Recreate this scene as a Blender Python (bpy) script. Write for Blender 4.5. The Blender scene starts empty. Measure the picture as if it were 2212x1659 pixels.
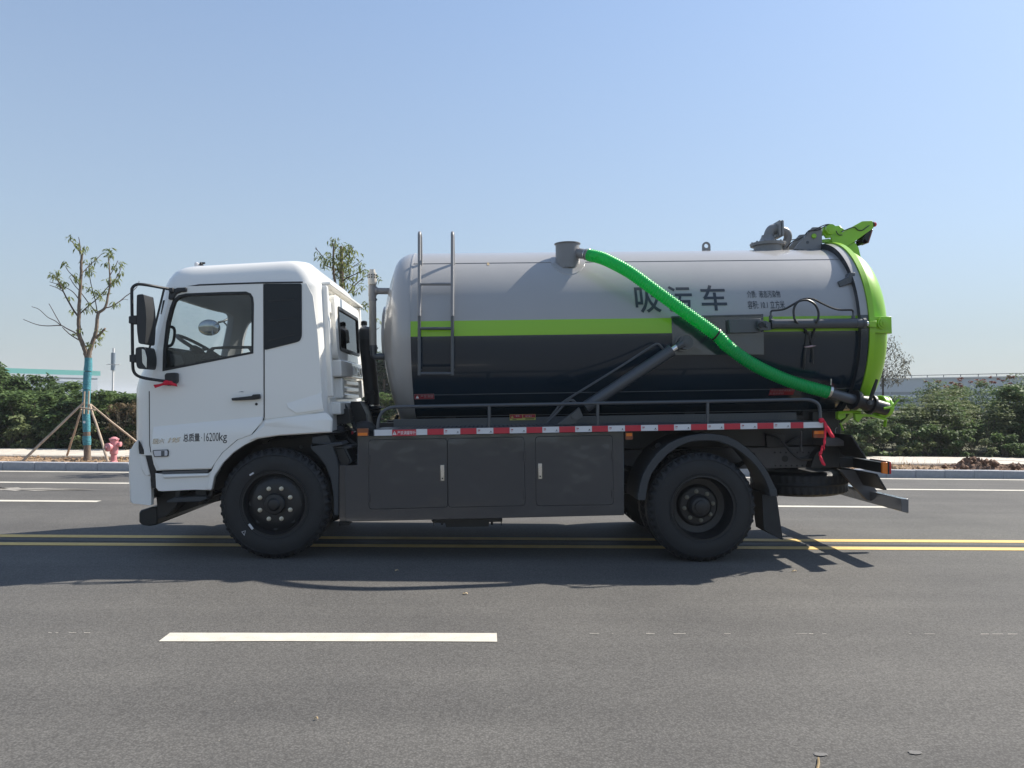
import bpy, bmesh, math, random
import numpy as np
from mathutils import Vector, Matrix
from mathutils.geometry import tessellate_polygon
rnd = random.Random(7)
S = bpy.context.scene
COL = S.collection
R = math.radians

# ------------------------------------------------------------------ camera
CAMH, YAW, PITCH, ROLL, FPX = 1.52, R(2.0), math.atan(28.5/1680), 0.0120, 1680.0
fw = Vector((math.sin(YAW)*math.cos(PITCH), math.cos(YAW)*math.cos(PITCH), math.sin(PITCH)))
r0 = Vector((math.cos(YAW), -math.sin(YAW), 0)); u0 = r0.cross(fw)
rt = r0*math.cos(ROLL) + u0*math.sin(ROLL); up = -r0*math.sin(ROLL) + u0*math.cos(ROLL)
cd = bpy.data.cameras.new('camera'); cam = bpy.data.objects.new('camera', cd); COL.objects.link(cam)
cam.matrix_world = Matrix(((rt.x, up.x, -fw.x, 0), (rt.y, up.y, -fw.y, 0), (rt.z, up.z, -fw.z, CAMH), (0, 0, 0, 1)))
cd.sensor_width = 36; cd.lens = 36*FPX/2212; cd.clip_end = 5000; cd.clip_start = 0.05
S.camera = cam
# ------------------------------------------------------------------ light
SUN_TO = Vector((0.92, 0.44, 1.0)).normalized()
EL = math.asin(SUN_TO.z); AZ = math.atan2(SUN_TO.x, SUN_TO.y)
w = bpy.data.worlds.new('World'); S.world = w; w.use_nodes = True
nt = w.node_tree; nt.nodes.clear()
sky = nt.nodes.new('ShaderNodeTexSky'); sky.sky_type = 'NISHITA'; sky.sun_disc = False
sky.sun_elevation = EL; sky.sun_rotation = AZ
sky.air_density = 1.0; sky.dust_density = 0.45; sky.ozone_density = 2.2; sky.altitude = 0
bg = nt.nodes.new('ShaderNodeBackground'); bg.inputs['Strength'].default_value = 0.116
ow = nt.nodes.new('ShaderNodeOutputWorld')
# pale haze low in the sky, all the way round, thinning with height
tcw = nt.nodes.new('ShaderNodeTexCoord'); sx = nt.nodes.new('ShaderNodeSeparateXYZ'); hr = nt.nodes.new('ShaderNodeValToRGB'); hm = nt.nodes.new('ShaderNodeMix'); hm.data_type = 'RGBA'
for p_, v_ in ((.08, .80), (.20, .60), (.32, .46), (.45, .30)): e_ = hr.color_ramp.elements.new(p_); e_.color = (v_, v_, v_, 1)
hr.color_ramp.elements[0].color = (.86, .86, .86, 1); hr.color_ramp.elements[-1].position = .65; hr.color_ramp.elements[-1].color = (.25, .25, .25, 1)
nt.links.new(tcw.outputs['Generated'], sx.inputs[0]); nt.links.new(sx.outputs[2], hr.inputs[0]); nt.links.new(hr.outputs[0], hm.inputs[0])
nt.links.new(sky.outputs[0], hm.inputs[6]); hm.inputs[7].default_value = (1.92, 2.20, 2.48, 1)
nt.links.new(hm.outputs[2], bg.inputs[0]); nt.links.new(bg.outputs[0], ow.inputs[0])
sl = bpy.data.lights.new('sun', 'SUN'); sl.energy = 4.4; sl.angle = R(0.6); sl.color = (1, 0.93, 0.82)
so = bpy.data.objects.new('sun', sl); COL.objects.link(so); so.location = (20, 12, 26)
so.rotation_euler = (-SUN_TO).to_track_quat('-Z', 'Y').to_euler()
S.view_settings.view_transform = 'Standard'; S.view_settings.look = 'None'
S.view_settings.gamma = 1; S.view_settings.use_curve_mapping = False; S.view_settings.exposure = 0.84
S.cycles.max_bounces = 8; S.cycles.transparent_max_bounces = 12; S.cycles.use_denoising = True

# ------------------------------------------------------------------ helpers
def ray(px, py):
    return fw*FPX + rt*(px-1106) + up*(829.5-py)
def at(px, py, Y):                       # photograph measure -> point on the vertical plane at distance Y
    d = ray(px, py); k = Y/d.y
    return Vector((d.x*k, Y, CAMH + d.z*k))
def view(x0, y0, k): return lambda x, y: ((x0+x/k)/1.8228, (y0+y/k)/1.8228)
VD = lambda x, y: (x, y)
VA = view(480, 980, 2.765); VB = view(980, 980, 2.765); VC = view(480, 1560, 2.764); VW = view(800, 1640, 2.765)
VE = view(1260, 1340, 3.3175); VF = view(1480, 880, 2.07375); VG = view(2160, 880, 2.07375); VH = view(2860, 840, 2.7657)
VI = view(2860, 1340, 2.765); VJ = view(1380, 1620, 3.16); VK = view(1960, 1560, 2.9633); VM = view(2400, 1620, 2.593)
VN = view(2960, 1620, 2.593); VT = view(0, 880, 2.765); VU = view(0, 1380, 2.765); VR = view(1200, 900, 4.147); VX = view(3300, 1280, 2.44)
YC, TILT, XR = 8.4, 0.0285, 0.3          # truck centre line, nose-down attitude of the empty chassis
ct, st = math.cos(TILT), math.sin(TILT)
def W2L(X, Z): return ((X-XR)*ct + Z*st, -(X-XR)*st + Z*ct)
def L(px, py, y, v=VD):
    p = at(*v(px, py), YC+y); return W2L(p.x, p.z)
def P(v, pts, y): return [L(a, b, y, v) for a, b in pts]
def P3(v, pts):                          # (px, py, y) -> local (s, y, z)
    o = []
    for a, b, y in pts:
        s, z = L(a, b, y, v); o.append(Vector((s, y, z)))
    return o

class MB:
    def __init__(s): s.v = []; s.f = []; s.m = []
    def add(s, V, F, mi=0):
        n = len(s.v); s.v += [tuple(p) for p in V]; s.f += [tuple(i+n for i in f) for f in F]; s.m += [mi]*len(F); return s
    def box(s, x0, x1, y0, y1, z0, z1, mi=0):
        V = [(x, y, z) for x in (x0, x1) for y in (y0, y1) for z in (z0, z1)]
        return s.add(V, [(0, 1, 3, 2), (4, 6, 7, 5), (0, 4, 5, 1), (2, 3, 7, 6), (0, 2, 6, 4), (1, 5, 7, 3)], mi)
    def prism(s, poly, y0, y1, hole=None, poly2=None, hole2=None, mi=0):   # outline in (s, z) swept along y
        lo = [poly] + ([hole] if hole else []); l2 = [poly2 or poly] + ([hole2 or hole] if hole else [])
        tri = tessellate_polygon([[Vector((a, b, 0)) for a, b in l] for l in lo])
        fl = [p for l in lo for p in l]; f2 = [p for l in l2 for p in l]; n = len(fl)
        V = [(a, y0, b) for a, b in fl] + [(a, y1, b) for a, b in f2]
        F = [tuple(t) for t in tri] + [tuple(i+n for i in reversed(t)) for t in tri]
        k = 0
        for l in lo:
            m = len(l)
            for i in range(m):
                a, b = k+i, k+(i+1) % m; F.append((a, b, b+n, a+n))
            k += m
        return s.add(V, F, mi)
    def tube(s, pts, r, n=10, cap=True, mi=0):
        pts = [Vector(p) for p in pts]; m = len(pts); rs = r if isinstance(r, (list, tuple)) else [r]*m
        T = []
        for i in range(m):
            d = pts[min(i+1, m-1)] - pts[max(i-1, 0)]
            T.append(d.normalized() if d.length > 1e-9 else Vector((0, 0, 1)))
        a = Vector((0, 0, 1)) if abs(T[0].z) < 0.9 else Vector((1, 0, 0))
        u = (a - T[0]*a.dot(T[0])).normalized(); V = []
        for i in range(m):
            u = (u - T[i]*u.dot(T[i])).normalized(); q = T[i].cross(u)
            for k in range(n):
                t = 2*math.pi*k/n; V.append(pts[i] + (u*math.cos(t)+q*math.sin(t))*rs[i])
        F = [(i*n+k, i*n+(k+1) % n, (i+1)*n+(k+1) % n, (i+1)*n+k) for i in range(m-1) for k in range(n)]
        if cap: F += [tuple(range(n-1, -1, -1)), tuple((m-1)*n+k for k in range(n))]
        return s.add(V, F, mi)
    def lathe(s, prof, o, axis, n=32, closed=False, mi=0, mod=None):   # prof: (radius, height along axis)
        o = Vector(o); ax = Vector(axis).normalized(); a = Vector((0, 0, 1)) if abs(ax.z) < 0.9 else Vector((1, 0, 0))
        u = (a-ax*a.dot(ax)).normalized(); q = ax.cross(u); V = []; m = len(prof)
        for j, (r, h) in enumerate(prof):
            for k in range(n):
                t = 2*math.pi*k/n; rr = r + (mod(j, k) if mod else 0)
                V.append(o + ax*h + (u*math.cos(t)+q*math.sin(t))*max(rr, 1e-5))
        F = [(j*n+k, j*n+(k+1) % n, (j+1)*n+(k+1) % n, (j+1)*n+k) for j in range(m-1) for k in range(n)]
        if closed: F += [((m-1)*n+k, (m-1)*n+(k+1) % n, (k+1) % n, k) for k in range(n)]
        elif mi >= 0:
            F += [tuple(range(n-1, -1, -1)), tuple((m-1)*n+k for k in range(n))]
        return s.add(V, F, abs(mi))
    def build(s, name, mats, parent=None, ang=32, bevel=0, seg=2, recalc=True, loc=None, smooth=True):
        me = bpy.data.meshes.new(name); me.from_pydata(s.v, [], s.f)
        ml = mats if isinstance(mats, (list, tuple)) else [mats]
        for m in ml: me.materials.append(m)
        if len(ml) > 1: me.polygons.foreach_set('material_index', s.m)
        if recalc:
            b = bmesh.new(); b.from_mesh(me); bmesh.ops.recalc_face_normals(b, faces=b.faces); b.to_mesh(me); b.free()
        if smooth:
            me.polygons.foreach_set('use_smooth', [True]*len(me.polygons)); me.set_sharp_from_angle(angle=R(ang))
        o = bpy.data.objects.new(name, me); COL.objects.link(o)
        if loc is not None: o.location = loc
        if parent is not None: o.parent = parent
        if bevel:
            md = o.modifiers.new('bevel', 'BEVEL'); md.width = bevel; md.segments = seg; md.limit_method = 'ANGLE'; md.angle_limit = R(40)
        return o
def empty(name, loc=(0, 0, 0), parent=None, rot=None):
    o = bpy.data.objects.new(name, None); COL.objects.link(o); o.location = loc; o.empty_display_size = 0.2
    if rot: o.rotation_euler = rot
    if parent is not None: o.parent = parent
    return o
def tag(o, label=None, cat=None, group=None, kind=None):
    if label: o['label'] = label
    if cat: o['category'] = cat
    if group: o['group'] = group
    if kind: o['kind'] = kind
    return o
def copy_tree(o, parent=None):
    c = o.copy(); COL.objects.link(c)
    if parent is not None: c.parent = parent
    for ch in list(o.children): copy_tree(ch, c)
    return c
def smooth_path(pts, n=6):               # Catmull-Rom
    pts = [Vector(p) for p in pts]; q = [pts[0]*2-pts[1]] + pts + [pts[-1]*2-pts[-2]]; o = []
    for i in range(1, len(q)-2):
        for k in range(n):
            t = k/n; a, b, c, d = q[i-1], q[i], q[i+1], q[i+2]
            o.append(0.5*((2*b)+(c-a)*t+(2*a-5*b+4*c-d)*t*t+(3*b-a-3*c+d)*t**3))
    return o+[pts[-1]]
def rrect(x0, x1, z0, z1, r, n=5):
    o = []
    for cx, cz, a in ((x1-r, z1-r, 0), (x0+r, z1-r, 90), (x0+r, z0+r, 180), (x1-r, z0+r, 270)):
        for k in range(n+1):
            t = R(a+90*k/n); o.append((cx+r*math.cos(t), cz+r*math.sin(t)))
    return o
def rquad(q, r, n=4):                    # quad / polygon with rounded corners
    o = []; m = len(q)
    for i in range(m):
        p = Vector(q[i]); a = Vector(q[i-1])-p; b = Vector(q[(i+1) % m])-p
        ra = min(r, a.length*.45, b.length*.45); a = p+a.normalized()*ra; b = p+b.normalized()*ra
        for k in range(n+1):
            t = k/n; c = a*(1-t)**2+p*2*t*(1-t)+b*t*t; o.append((c.x, c.y))
    return o
def inset(poly, d):                      # shrink an outline by d
    A = sum(poly[i-1][0]*poly[i][1]-poly[i][0]*poly[i-1][1] for i in range(len(poly)))
    sg = 1 if A > 0 else -1; o = []; m = len(poly)
    for i in range(m):
        p0, p, p1 = Vector(poly[i-1]), Vector(poly[i]), Vector(poly[(i+1) % m])
        e0 = (p-p0).normalized(); e1 = (p1-p).normalized()
        n0 = Vector((-e0.y, e0.x)); n1 = Vector((-e1.y, e1.x)); b = n0+n1
        b = b/max(b.dot(n0), 0.35) if b.length > 1e-6 else n0
        q = p+b*d*sg; o.append((q.x, q.y))
    return o
_tc = {}
def text_geo(body, bold=0.0, shear=0.0):
    k = (body, bold, shear)
    if k not in _tc:
        c = bpy.data.curves.new('lettering', 'FONT'); c.body = body; c.offset = bold; c.shear = shear; c.resolution_u = 3
        o = bpy.data.objects.new('lettering', c); COL.objects.link(o)
        dg = bpy.context.evaluated_depsgraph_get(); me = o.evaluated_get(dg).to_mesh()
        V = np.array([v.co[:2] for v in me.vertices]); F = [tuple(p.vertices) for p in me.polygons]
        o.evaluated_get(dg).to_mesh_clear(); bpy.data.objects.remove(o); bpy.data.curves.remove(c)
        V = V - V.min(0); V = V/np.maximum(V.max(0), 1e-6); _tc[k] = (V, F)
    return _tc[k]
def letter(name, body, mat, parent, quad, y, bold=0.0, shear=0.0, wrap=None, depth=0):
    # quad: lower left, lower right, upper left corner in local (s, z)
    V, F = text_geo(body, bold, shear); a, b, c = [Vector(q) for q in quad]
    b_ = bmesh.new(); vs = []
    for x, z in V:
        p = a + (b-a)*x + (c-a)*z; vs.append(b_.verts.new((p.x, 0, p.y)))
    for f in F:
        try: b_.faces.new([vs[i] for i in f])
        except ValueError: pass
    if wrap:
        z0 = min(v.co.z for v in b_.verts); z1 = max(v.co.z for v in b_.verts); z = z0+.03
        while z < z1:
            bmesh.ops.bisect_plane(b_, geom=b_.verts[:]+b_.edges[:]+b_.faces[:], plane_co=(0, 0, z), plane_no=(0, 0, 1)); z += .03
    for v in b_.verts: v.co.y = wrap(v.co.z) if wrap else y
    if depth:
        r = bmesh.ops.extrude_face_region(b_, geom=b_.faces[:])
        for e in r['geom']:
            if isinstance(e, bmesh.types.BMVert): e.co.y -= depth
    bmesh.ops.recalc_face_normals(b_, faces=b_.faces)
    if not depth:
        for f in b_.faces:
            f.normal_update()
            if f.normal.y > 0: f.normal_flip()
    me = bpy.data.meshes.new(name); b_.to_mesh(me); b_.free(); me.materials.append(mat)
    o = bpy.data.objects.new(name, me); COL.objects.link(o); o.parent = parent
    return o

# ------------------------------------------------------------------ materials
def mat(name, col, rough=.5, metal=0, coat=0, var=0, vscale=3, bump=0, bscale=200, spec=.5, emit=None, bdist=.01, stretch=None):
    m = bpy.data.materials.new(name); m.use_nodes = True; t = m.node_tree; b = t.nodes['Principled BSDF']
    b.inputs['Base Color'].default_value = (*col, 1); b.inputs['Roughness'].default_value = rough
    b.inputs['Metallic'].default_value = metal; b.inputs['Coat Weight'].default_value = coat; b.inputs['Coat Roughness'].default_value = .06
    b.inputs['Specular IOR Level'].default_value = spec
    tc = t.nodes.new('ShaderNodeTexCoord'); src = tc.outputs['Object']
    if stretch:
        mp = t.nodes.new('ShaderNodeMapping'); mp.inputs['Scale'].default_value = stretch; t.links.new(src, mp.inputs[0]); src = mp.outputs[0]
    if var:
        n = t.nodes.new('ShaderNodeTexNoise'); n.inputs['Scale'].default_value = vscale; n.inputs['Detail'].default_value = 6; n.inputs['Roughness'].default_value = .65
        t.links.new(src, n.inputs['Vector'])
        r = t.nodes.new('ShaderNodeValToRGB'); r.color_ramp.elements[0].position = .3; r.color_ramp.elements[1].position = .7
        r.color_ramp.elements[0].color = (*[c*(1-var) for c in col], 1); r.color_ramp.elements[1].color = (*[min(1, c*(1+var)) for c in col], 1)
        t.links.new(n.outputs[0], r.inputs[0]); t.links.new(r.outputs[0], b.inputs['Base Color'])
    if bump:
        n2 = t.nodes.new('ShaderNodeTexNoise'); n2.inputs['Scale'].default_value = bscale; n2.inputs['Detail'].default_value = 3
        t.links.new(src, n2.inputs['Vector'])
        bp = t.nodes.new('ShaderNodeBump'); bp.inputs['Strength'].default_value = bump; bp.inputs['Distance'].default_value = bdist
        t.links.new(n2.outputs[0], bp.inputs['Height']); t.links.new(bp.outputs[0], b.inputs['Normal'])
    return m
def leafmat(name, c0, c1, trans=.35):
    m = bpy.data.materials.new(name); m.use_nodes = True; t = m.node_tree; t.nodes.clear()
    g = t.nodes.new('ShaderNodeNewGeometry'); r = t.nodes.new('ShaderNodeValToRGB')
    r.color_ramp.elements[0].color = (*c0, 1); r.color_ramp.elements[1].color = (*c1, 1)
    t.links.new(g.outputs['Random Per Island'], r.inputs[0])
    b = t.nodes.new('ShaderNodeBsdfPrincipled'); b.inputs['Roughness'].default_value = .65; b.inputs['Specular IOR Level'].default_value = .25
    tr = t.nodes.new('ShaderNodeBsdfTranslucent'); mx = t.nodes.new('ShaderNodeMixShader'); mx.inputs[0].default_value = trans
    o = t.nodes.new('ShaderNodeOutputMaterial')
    t.links.new(r.outputs[0], b.inputs['Base Color']); t.links.new(r.outputs[0], tr.inputs[0])
    t.links.new(b.outputs[0], mx.inputs[1]); t.links.new(tr.outputs[0], mx.inputs[2]); t.links.new(mx.outputs[0], o.inputs[0])
    return m
def glassmat(name, tint, refl=1.45):
    m = bpy.data.materials.new(name); m.use_nodes = True; t = m.node_tree; t.nodes.clear()
    tr = t.nodes.new('ShaderNodeBsdfTransparent'); tr.inputs[0].default_value = (*tint, 1)
    gl = t.nodes.new('ShaderNodeBsdfGlossy'); gl.inputs['Roughness'].default_value = .01
    fr = t.nodes.new('ShaderNodeFresnel'); fr.inputs[0].default_value = refl
    mx = t.nodes.new('ShaderNodeMixShader'); o = t.nodes.new('ShaderNodeOutputMaterial')
    t.links.new(fr.outputs[0], mx.inputs[0]); t.links.new(tr.outputs[0], mx.inputs[1]); t.links.new(gl.outputs[0], mx.inputs[2]); t.links.new(mx.outputs[0], o.inputs[0])
    return m
def asphalt():
    m = bpy.data.materials.new('asphalt'); m.use_nodes = True; t = m.node_tree; b = t.nodes['Principled BSDF']
    tc = t.nodes.new('ShaderNodeTexCoord')
    def noise(sc, det=4, rough=.6):
        n = t.nodes.new('ShaderNodeTexNoise'); n.inputs['Scale'].default_value = sc; n.inputs['Detail'].default_value = det; n.inputs['Roughness'].default_value = rough
        t.links.new(tc.outputs['Object'], n.inputs['Vector']); return n
    def mix(fac, a, b_, mode='MIX'):
        x = t.nodes.new('ShaderNodeMix'); x.data_type = 'RGBA'; x.blend_type = mode
        for s_, i in ((fac, 0), (a, 6), (b_, 7)):
            if hasattr(s_, 'links'): t.links.new(s_, x.inputs[i])
            elif isinstance(s_, tuple): x.inputs[i].default_value = (*s_, 1)
            else: x.inputs[i].default_value = s_
        return x.outputs[2]
    v = t.nodes.new('ShaderNodeTexVoronoi'); v.inputs['Scale'].default_value = 95; t.links.new(tc.outputs['Object'], v.inputs['Vector'])
    v.inputs['Randomness'].default_value = 1
    rs = t.nodes.new('ShaderNodeValToRGB'); cr = rs.color_ramp
    cr.elements[0].color = (.102, .099, .095, 1); cr.elements[0].position = 0; cr.elements[1].color = (.146, .142, .136, 1); cr.elements[1].position = 1
    sep = t.nodes.new('ShaderNodeSeparateColor'); t.links.new(v.outputs['Color'], sep.inputs[0]); t.links.new(sep.outputs[0], rs.inputs[0])
    big = noise(.55, 5); rb = t.nodes.new('ShaderNodeValToRGB'); rb.color_ramp.elements[0].position = .3; rb.color_ramp.elements[1].position = .75
    rb.color_ramp.elements[0].color = (.84, .84, .85, 1); rb.color_ramp.elements[1].color = (1.18, 1.17, 1.15, 1); t.links.new(big.outputs[0], rb.inputs[0])
    c1 = mix(1.0, rs.outputs[0], rb.outputs[0], 'MULTIPLY')
    # tar gaps between the stones
    gap = t.nodes.new('ShaderNodeValToRGB'); gap.color_ramp.elements[0].position = .34; gap.color_ramp.elements[1].position = .62
    gap.color_ramp.elements[0].color = (1, 1, 1, 1); gap.color_ramp.elements[1].color = (.42, .42, .43, 1); 
    ds = t.nodes.new('ShaderNodeMath'); ds.operation = 'MULTIPLY'; ds.inputs[1].default_value = 1.0; t.links.new(v.outputs['Distance'], ds.inputs[0])
    t.links.new(ds.outputs[0], gap.inputs[0]); c2 = mix(.45, c1, gap.outputs[0], 'MULTIPLY')
    # long worn streaks along the lanes
    mp = t.nodes.new('ShaderNodeMapping'); mp.inputs['Scale'].default_value = (.12, 2.2, 1); t.links.new(tc.outputs['Object'], mp.inputs[0])
    sn = t.nodes.new('ShaderNodeTexNoise'); sn.inputs['Scale'].default_value = 1; sn.inputs['Detail'].default_value = 5; t.links.new(mp.outputs[0], sn.inputs['Vector'])
    r3 = t.nodes.new('ShaderNodeValToRGB'); r3.color_ramp.elements[0].position = .3; r3.color_ramp.elements[1].position = .72
    r3.color_ramp.elements[0].color = (.92, .92, .92, 1); r3.color_ramp.elements[1].color = (1.1, 1.1, 1.09, 1); t.links.new(sn.outputs[0], r3.inputs[0])
    c3 = mix(1.0, c2, r3.outputs[0], 'MULTIPLY')
    # pale grit
    gn = t.nodes.new('ShaderNodeTexVoronoi'); gn.inputs['Scale'].default_value = 14; t.links.new(tc.outputs['Object'], gn.inputs['Vector'])
    gr = t.nodes.new('ShaderNodeValToRGB'); gr.color_ramp.elements[0].position = .035; gr.color_ramp.elements[1].position = .055
    gr.color_ramp.elements[0].color = (.75, .75, .75, 1); gr.color_ramp.elements[1].color = (0, 0, 0, 1); t.links.new(gn.outputs['Distance'], gr.inputs[0])
    gs = t.nodes.new('ShaderNodeSeparateColor'); t.links.new(gn.outputs['Color'], gs.inputs[0])
    th = t.nodes.new('ShaderNodeMath'); th.operation = 'GREATER_THAN'; th.inputs[1].default_value = .88; t.links.new(gs.outputs[0], th.inputs[0])
    mm = t.nodes.new('ShaderNodeMath'); mm.operation = 'MULTIPLY'; t.links.new(gr.outputs[0], mm.inputs[0]); t.links.new(th.outputs[0], mm.inputs[1])
    pn = noise(55, 2, .5); pr_ = t.nodes.new('ShaderNodeValToRGB'); pr_.color_ramp.elements[0].position = .60; pr_.color_ramp.elements[1].position = .68
    pr_.color_ramp.elements[0].color = (0, 0, 0, 1); pr_.color_ramp.elements[1].color = (.45, .45, .45, 1); t.links.new(pn.outputs[0], pr_.inputs[0])
    c3 = mix(pr_.outputs[0], c3, (.05, .048, .046))
    c4 = mix(mm.outputs[0], c3, (.34, .31, .25))
    t.links.new(c4, b.inputs['Base Color']); b.inputs['Roughness'].default_value = .82; b.inputs['Specular IOR Level'].default_value = .18
    bp = t.nodes.new('ShaderNodeBump'); bp.inputs['Strength'].default_value = .18; bp.inputs['Distance'].default_value = .006; bp.invert = True
    t.links.new(v.outputs['Distance'], bp.inputs['Height']); t.links.new(bp.outputs[0], b.inputs['Normal'])
    return m
M = {}
M['asphalt'] = asphalt()
M['white_line'] = mat('worn white road paint', (.56, .53, .46), .7, var=.12, vscale=9, bump=.3, bscale=120)
M['yellow_line'] = mat('yellow road paint', (.66, .45, .14), .7, var=.12, vscale=9, bump=.3, bscale=120)
M['granite'] = mat('grey granite kerb', (.36, .37, .40), .75, var=.14, vscale=14, bump=.3, bscale=90)
M['whitewash'] = mat('whitewashed stone', (.52, .475, .41), .85, var=.16, vscale=6, bump=.4, bscale=40)
M['soil'] = mat('dry soil', (.27, .18, .11), .95, var=.45, vscale=7, bump=.8, bscale=25, bdist=.03)
M['mud'] = mat('dark clay', (.15, .085, .055), .95, var=.5, vscale=9, bump=.8, bscale=30, bdist=.03)
M['ground'] = mat('scrub ground', (.10, .10, .05), .95, var=.4, vscale=1.2, bump=.5, bscale=10, bdist=.05)
M['bark'] = mat('grey brown bark', (.17, .13, .10), .9, var=.35, vscale=30, bump=.7, bscale=60, stretch=(1, 1, .3))
M['twig'] = mat('dark twig bark', (.075, .055, .05), .9, var=.3, vscale=20)
M['stem'] = mat('shrub stem', (.10, .085, .06), .9, var=.3, vscale=20)
M['wrap'] = mat('teal trunk wrap', (.055, .24, .29), .7, var=.3, vscale=12, bump=.8, bscale=26, bdist=.02, stretch=(1, 1, 2.2))
M['pole'] = mat('weathered timber pole', (.42, .33, .25), .85, var=.3, vscale=10, bump=.4, bscale=60, stretch=(1, 1, .2))
M['pink'] = mat('faded pink red hydrant paint', (.60, .25, .27), .5, var=.2, vscale=9, bump=.15, bscale=30)
M['leaf_dark'] = leafmat('dark shrub leaf', (.034, .064, .026), (.115, .18, .065))
M['leaf_mid'] = leafmat('mid green shrub leaf', (.050, .090, .030), (.16, .235, .085))
M['leaf_pale'] = leafmat('pale shrub leaf', (.09, .12, .05), (.24, .28, .13))
M['leaf_dry'] = leafmat('dry brown leaf', (.10, .075, .04), (.22, .17, .10), .2)
M['leaf_red'] = leafmat('reddish seed head', (.17, .06, .045), (.28, .12, .09), .2)
M['leaf_tree'] = leafmat('street tree leaf', (.08, .115, .03), (.24, .27, .09), .4)
M['leaf_bare'] = leafmat('small grey leaf', (.09, .09, .07), (.22, .21, .17), .2)
M['leaf_pine'] = leafmat('far dark tree leaf', (.018, .034, .016), (.05, .085, .035), .25)
M['straw'] = leafmat('straw', (.25, .18, .09), (.42, .32, .18), .2)
M['white'] = mat('white cab paint', (.86, .845, .80), .30, coat=.7, spec=.45)
M['grey'] = mat('light grey tank paint', (.375, .37, .365), .32, coat=.5, var=.03, vscale=1.5, bump=.06, bscale=1.6, bdist=.05)
M['tank_dark'] = mat('dark blue slate tank paint', (.005, .018, .033), .24, coat=.5, spec=.45, bump=.12, bscale=1.0, bdist=.05, stretch=(.25, 1, 1.6))
M['dark'] = mat('dark slate paint', (.016, .025, .037), .16, coat=1, spec=.6, bump=.45, bscale=1.5, bdist=.09)
M['slate'] = mat('mid slate paint', (.055, .064, .076), .38, coat=.4)
M['lime'] = mat('lime green paint', (.27, .55, .016), .35, coat=.35)
M['chassis'] = mat('black chassis paint', (.007, .008, .010), .45, coat=.1)
M['frame_grey'] = mat('dull chassis grey', (.085, .082, .085), .55, var=.15, vscale=6)
M['bar'] = mat('painted tail bar', (.10, .105, .115), .22, coat=1, spec=.8)
M['rubber'] = mat('tyre rubber', (.010, .0115, .014), .6, var=.25, vscale=9, bump=.15, bscale=60)
M['plastic'] = mat('black plastic', (.020, .022, .025), .5)
M['fender'] = mat('dark fender plastic', (.034, .039, .045), .55)
M['steel'] = mat('bright steel', (.62, .60, .56), .25, metal=1)
M['chrome'] = mat('chrome', (.8, .8, .8), .12, metal=1)
M['nut'] = mat('zinc wheel nut', (.62, .58, .48), .38, metal=.8)
M['old_nut'] = mat('dull wheel nut', (.22, .21, .17), .5, metal=.5)
M['seal'] = mat('window rubber seal', (.012, .013, .015), .5)
M['trim'] = mat('cab trim grey', (.10, .105, .11), .7)
M['trim_dark'] = mat('dashboard plastic', (.03, .032, .035), .6)
M['lining'] = mat('cab lining', (.30, .305, .31), .85)
M['quarter'] = mat('dark tinted panel', (.005, .009, .015), .3, coat=.1, spec=.3)
M['glass'] = glassmat('window glass', (.88, .91, .92))
M['amber'] = mat('amber lens', (.80, .20, .015), .25, coat=.6, emit=None)
M['amber_dark'] = mat('brown lens', (.22, .05, .012), .3, coat=.6)
M['redlens'] = mat('red lens', (.55, .015, .02), .25, coat=.6)
M['clearlens'] = mat('clear lamp lens', (.62, .62, .64), .2, coat=.8)
M['tape_red'] = mat('red reflective tape', (.50, .022, .045), .35, bump=.25, bscale=22, bdist=.01)
M['tape_white'] = mat('white reflective tape', (.66, .67, .69), .4, bump=.2, bscale=18, bdist=.006)
M['sticker'] = mat('red sticker', (.34, .012, .025), .45)
M['sticker_y'] = mat('yellow sticker', (.48, .45, .10), .5)
M['print_white'] = mat('white print', (.75, .73, .73), .5)
M['print_pale'] = mat('faded pale print', (.42, .30, .32), .5)
M['print_dark'] = mat('dark slate print', (.030, .040, .055), .5)
M['print_black'] = mat('black print', (.006, .007, .010), .5)
M['print_red'] = mat('red print', (.35, .01, .03), .5)
M['ribbon'] = mat('red ribbon', (.72, .012, .045), .6, bump=.2, bscale=30)
M['hose_black'] = mat('black hydraulic hose', (.02, .022, .025), .42)
M['pvc'] = mat('grey pvc pipe', (.22, .22, .225), .4)
M['pale_pvc'] = mat('pale vent cap', (.52, .50, .46), .5)
M['clear_tube'] = mat('wire reinforced hose', (.30, .29, .27), .4, bump=.2, bscale=50)
M['teal_roof'] = mat('teal fascia', (.10, .36, .34), .6)
M['shed'] = mat('hazy pale blue cladding', (.42, .47, .53), .6, var=.05, vscale=.2)  # distance haze is put into this cladding colour
M['shed_dark'] = mat('hazy blue grey cladding', (.20, .25, .31), .6)  # blue of the hazy distance painted into the darker cladding
M['winlight'] = mat('pale strip window', (.62, .66, .70), .3)
M['mirror'] = mat('mirror glass', (.42, .44, .46), .03, metal=1)
def hosemat():
    m = bpy.data.materials.new('green suction hose'); m.use_nodes = True; t = m.node_tree; b = t.nodes['Principled BSDF']
    b.inputs['Base Color'].default_value = (.0, .48, .11, 1); b.inputs['Roughness'].default_value = .30; b.inputs['Coat Weight'].default_value = .15
    tr = t.nodes.new('ShaderNodeBsdfTranslucent'); tr.inputs[0].default_value = (.01, .75, .20, 1)
    mx = t.nodes.new('ShaderNodeMixShader'); mx.inputs[0].default_value = .36
    t.links.new(b.outputs[0], mx.inputs[1]); t.links.new(tr.outputs[0], mx.inputs[2]); t.links.new(mx.outputs[0], t.nodes['Material Output'].inputs[0])
    return m
M['hose'] = hosemat()

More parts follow.
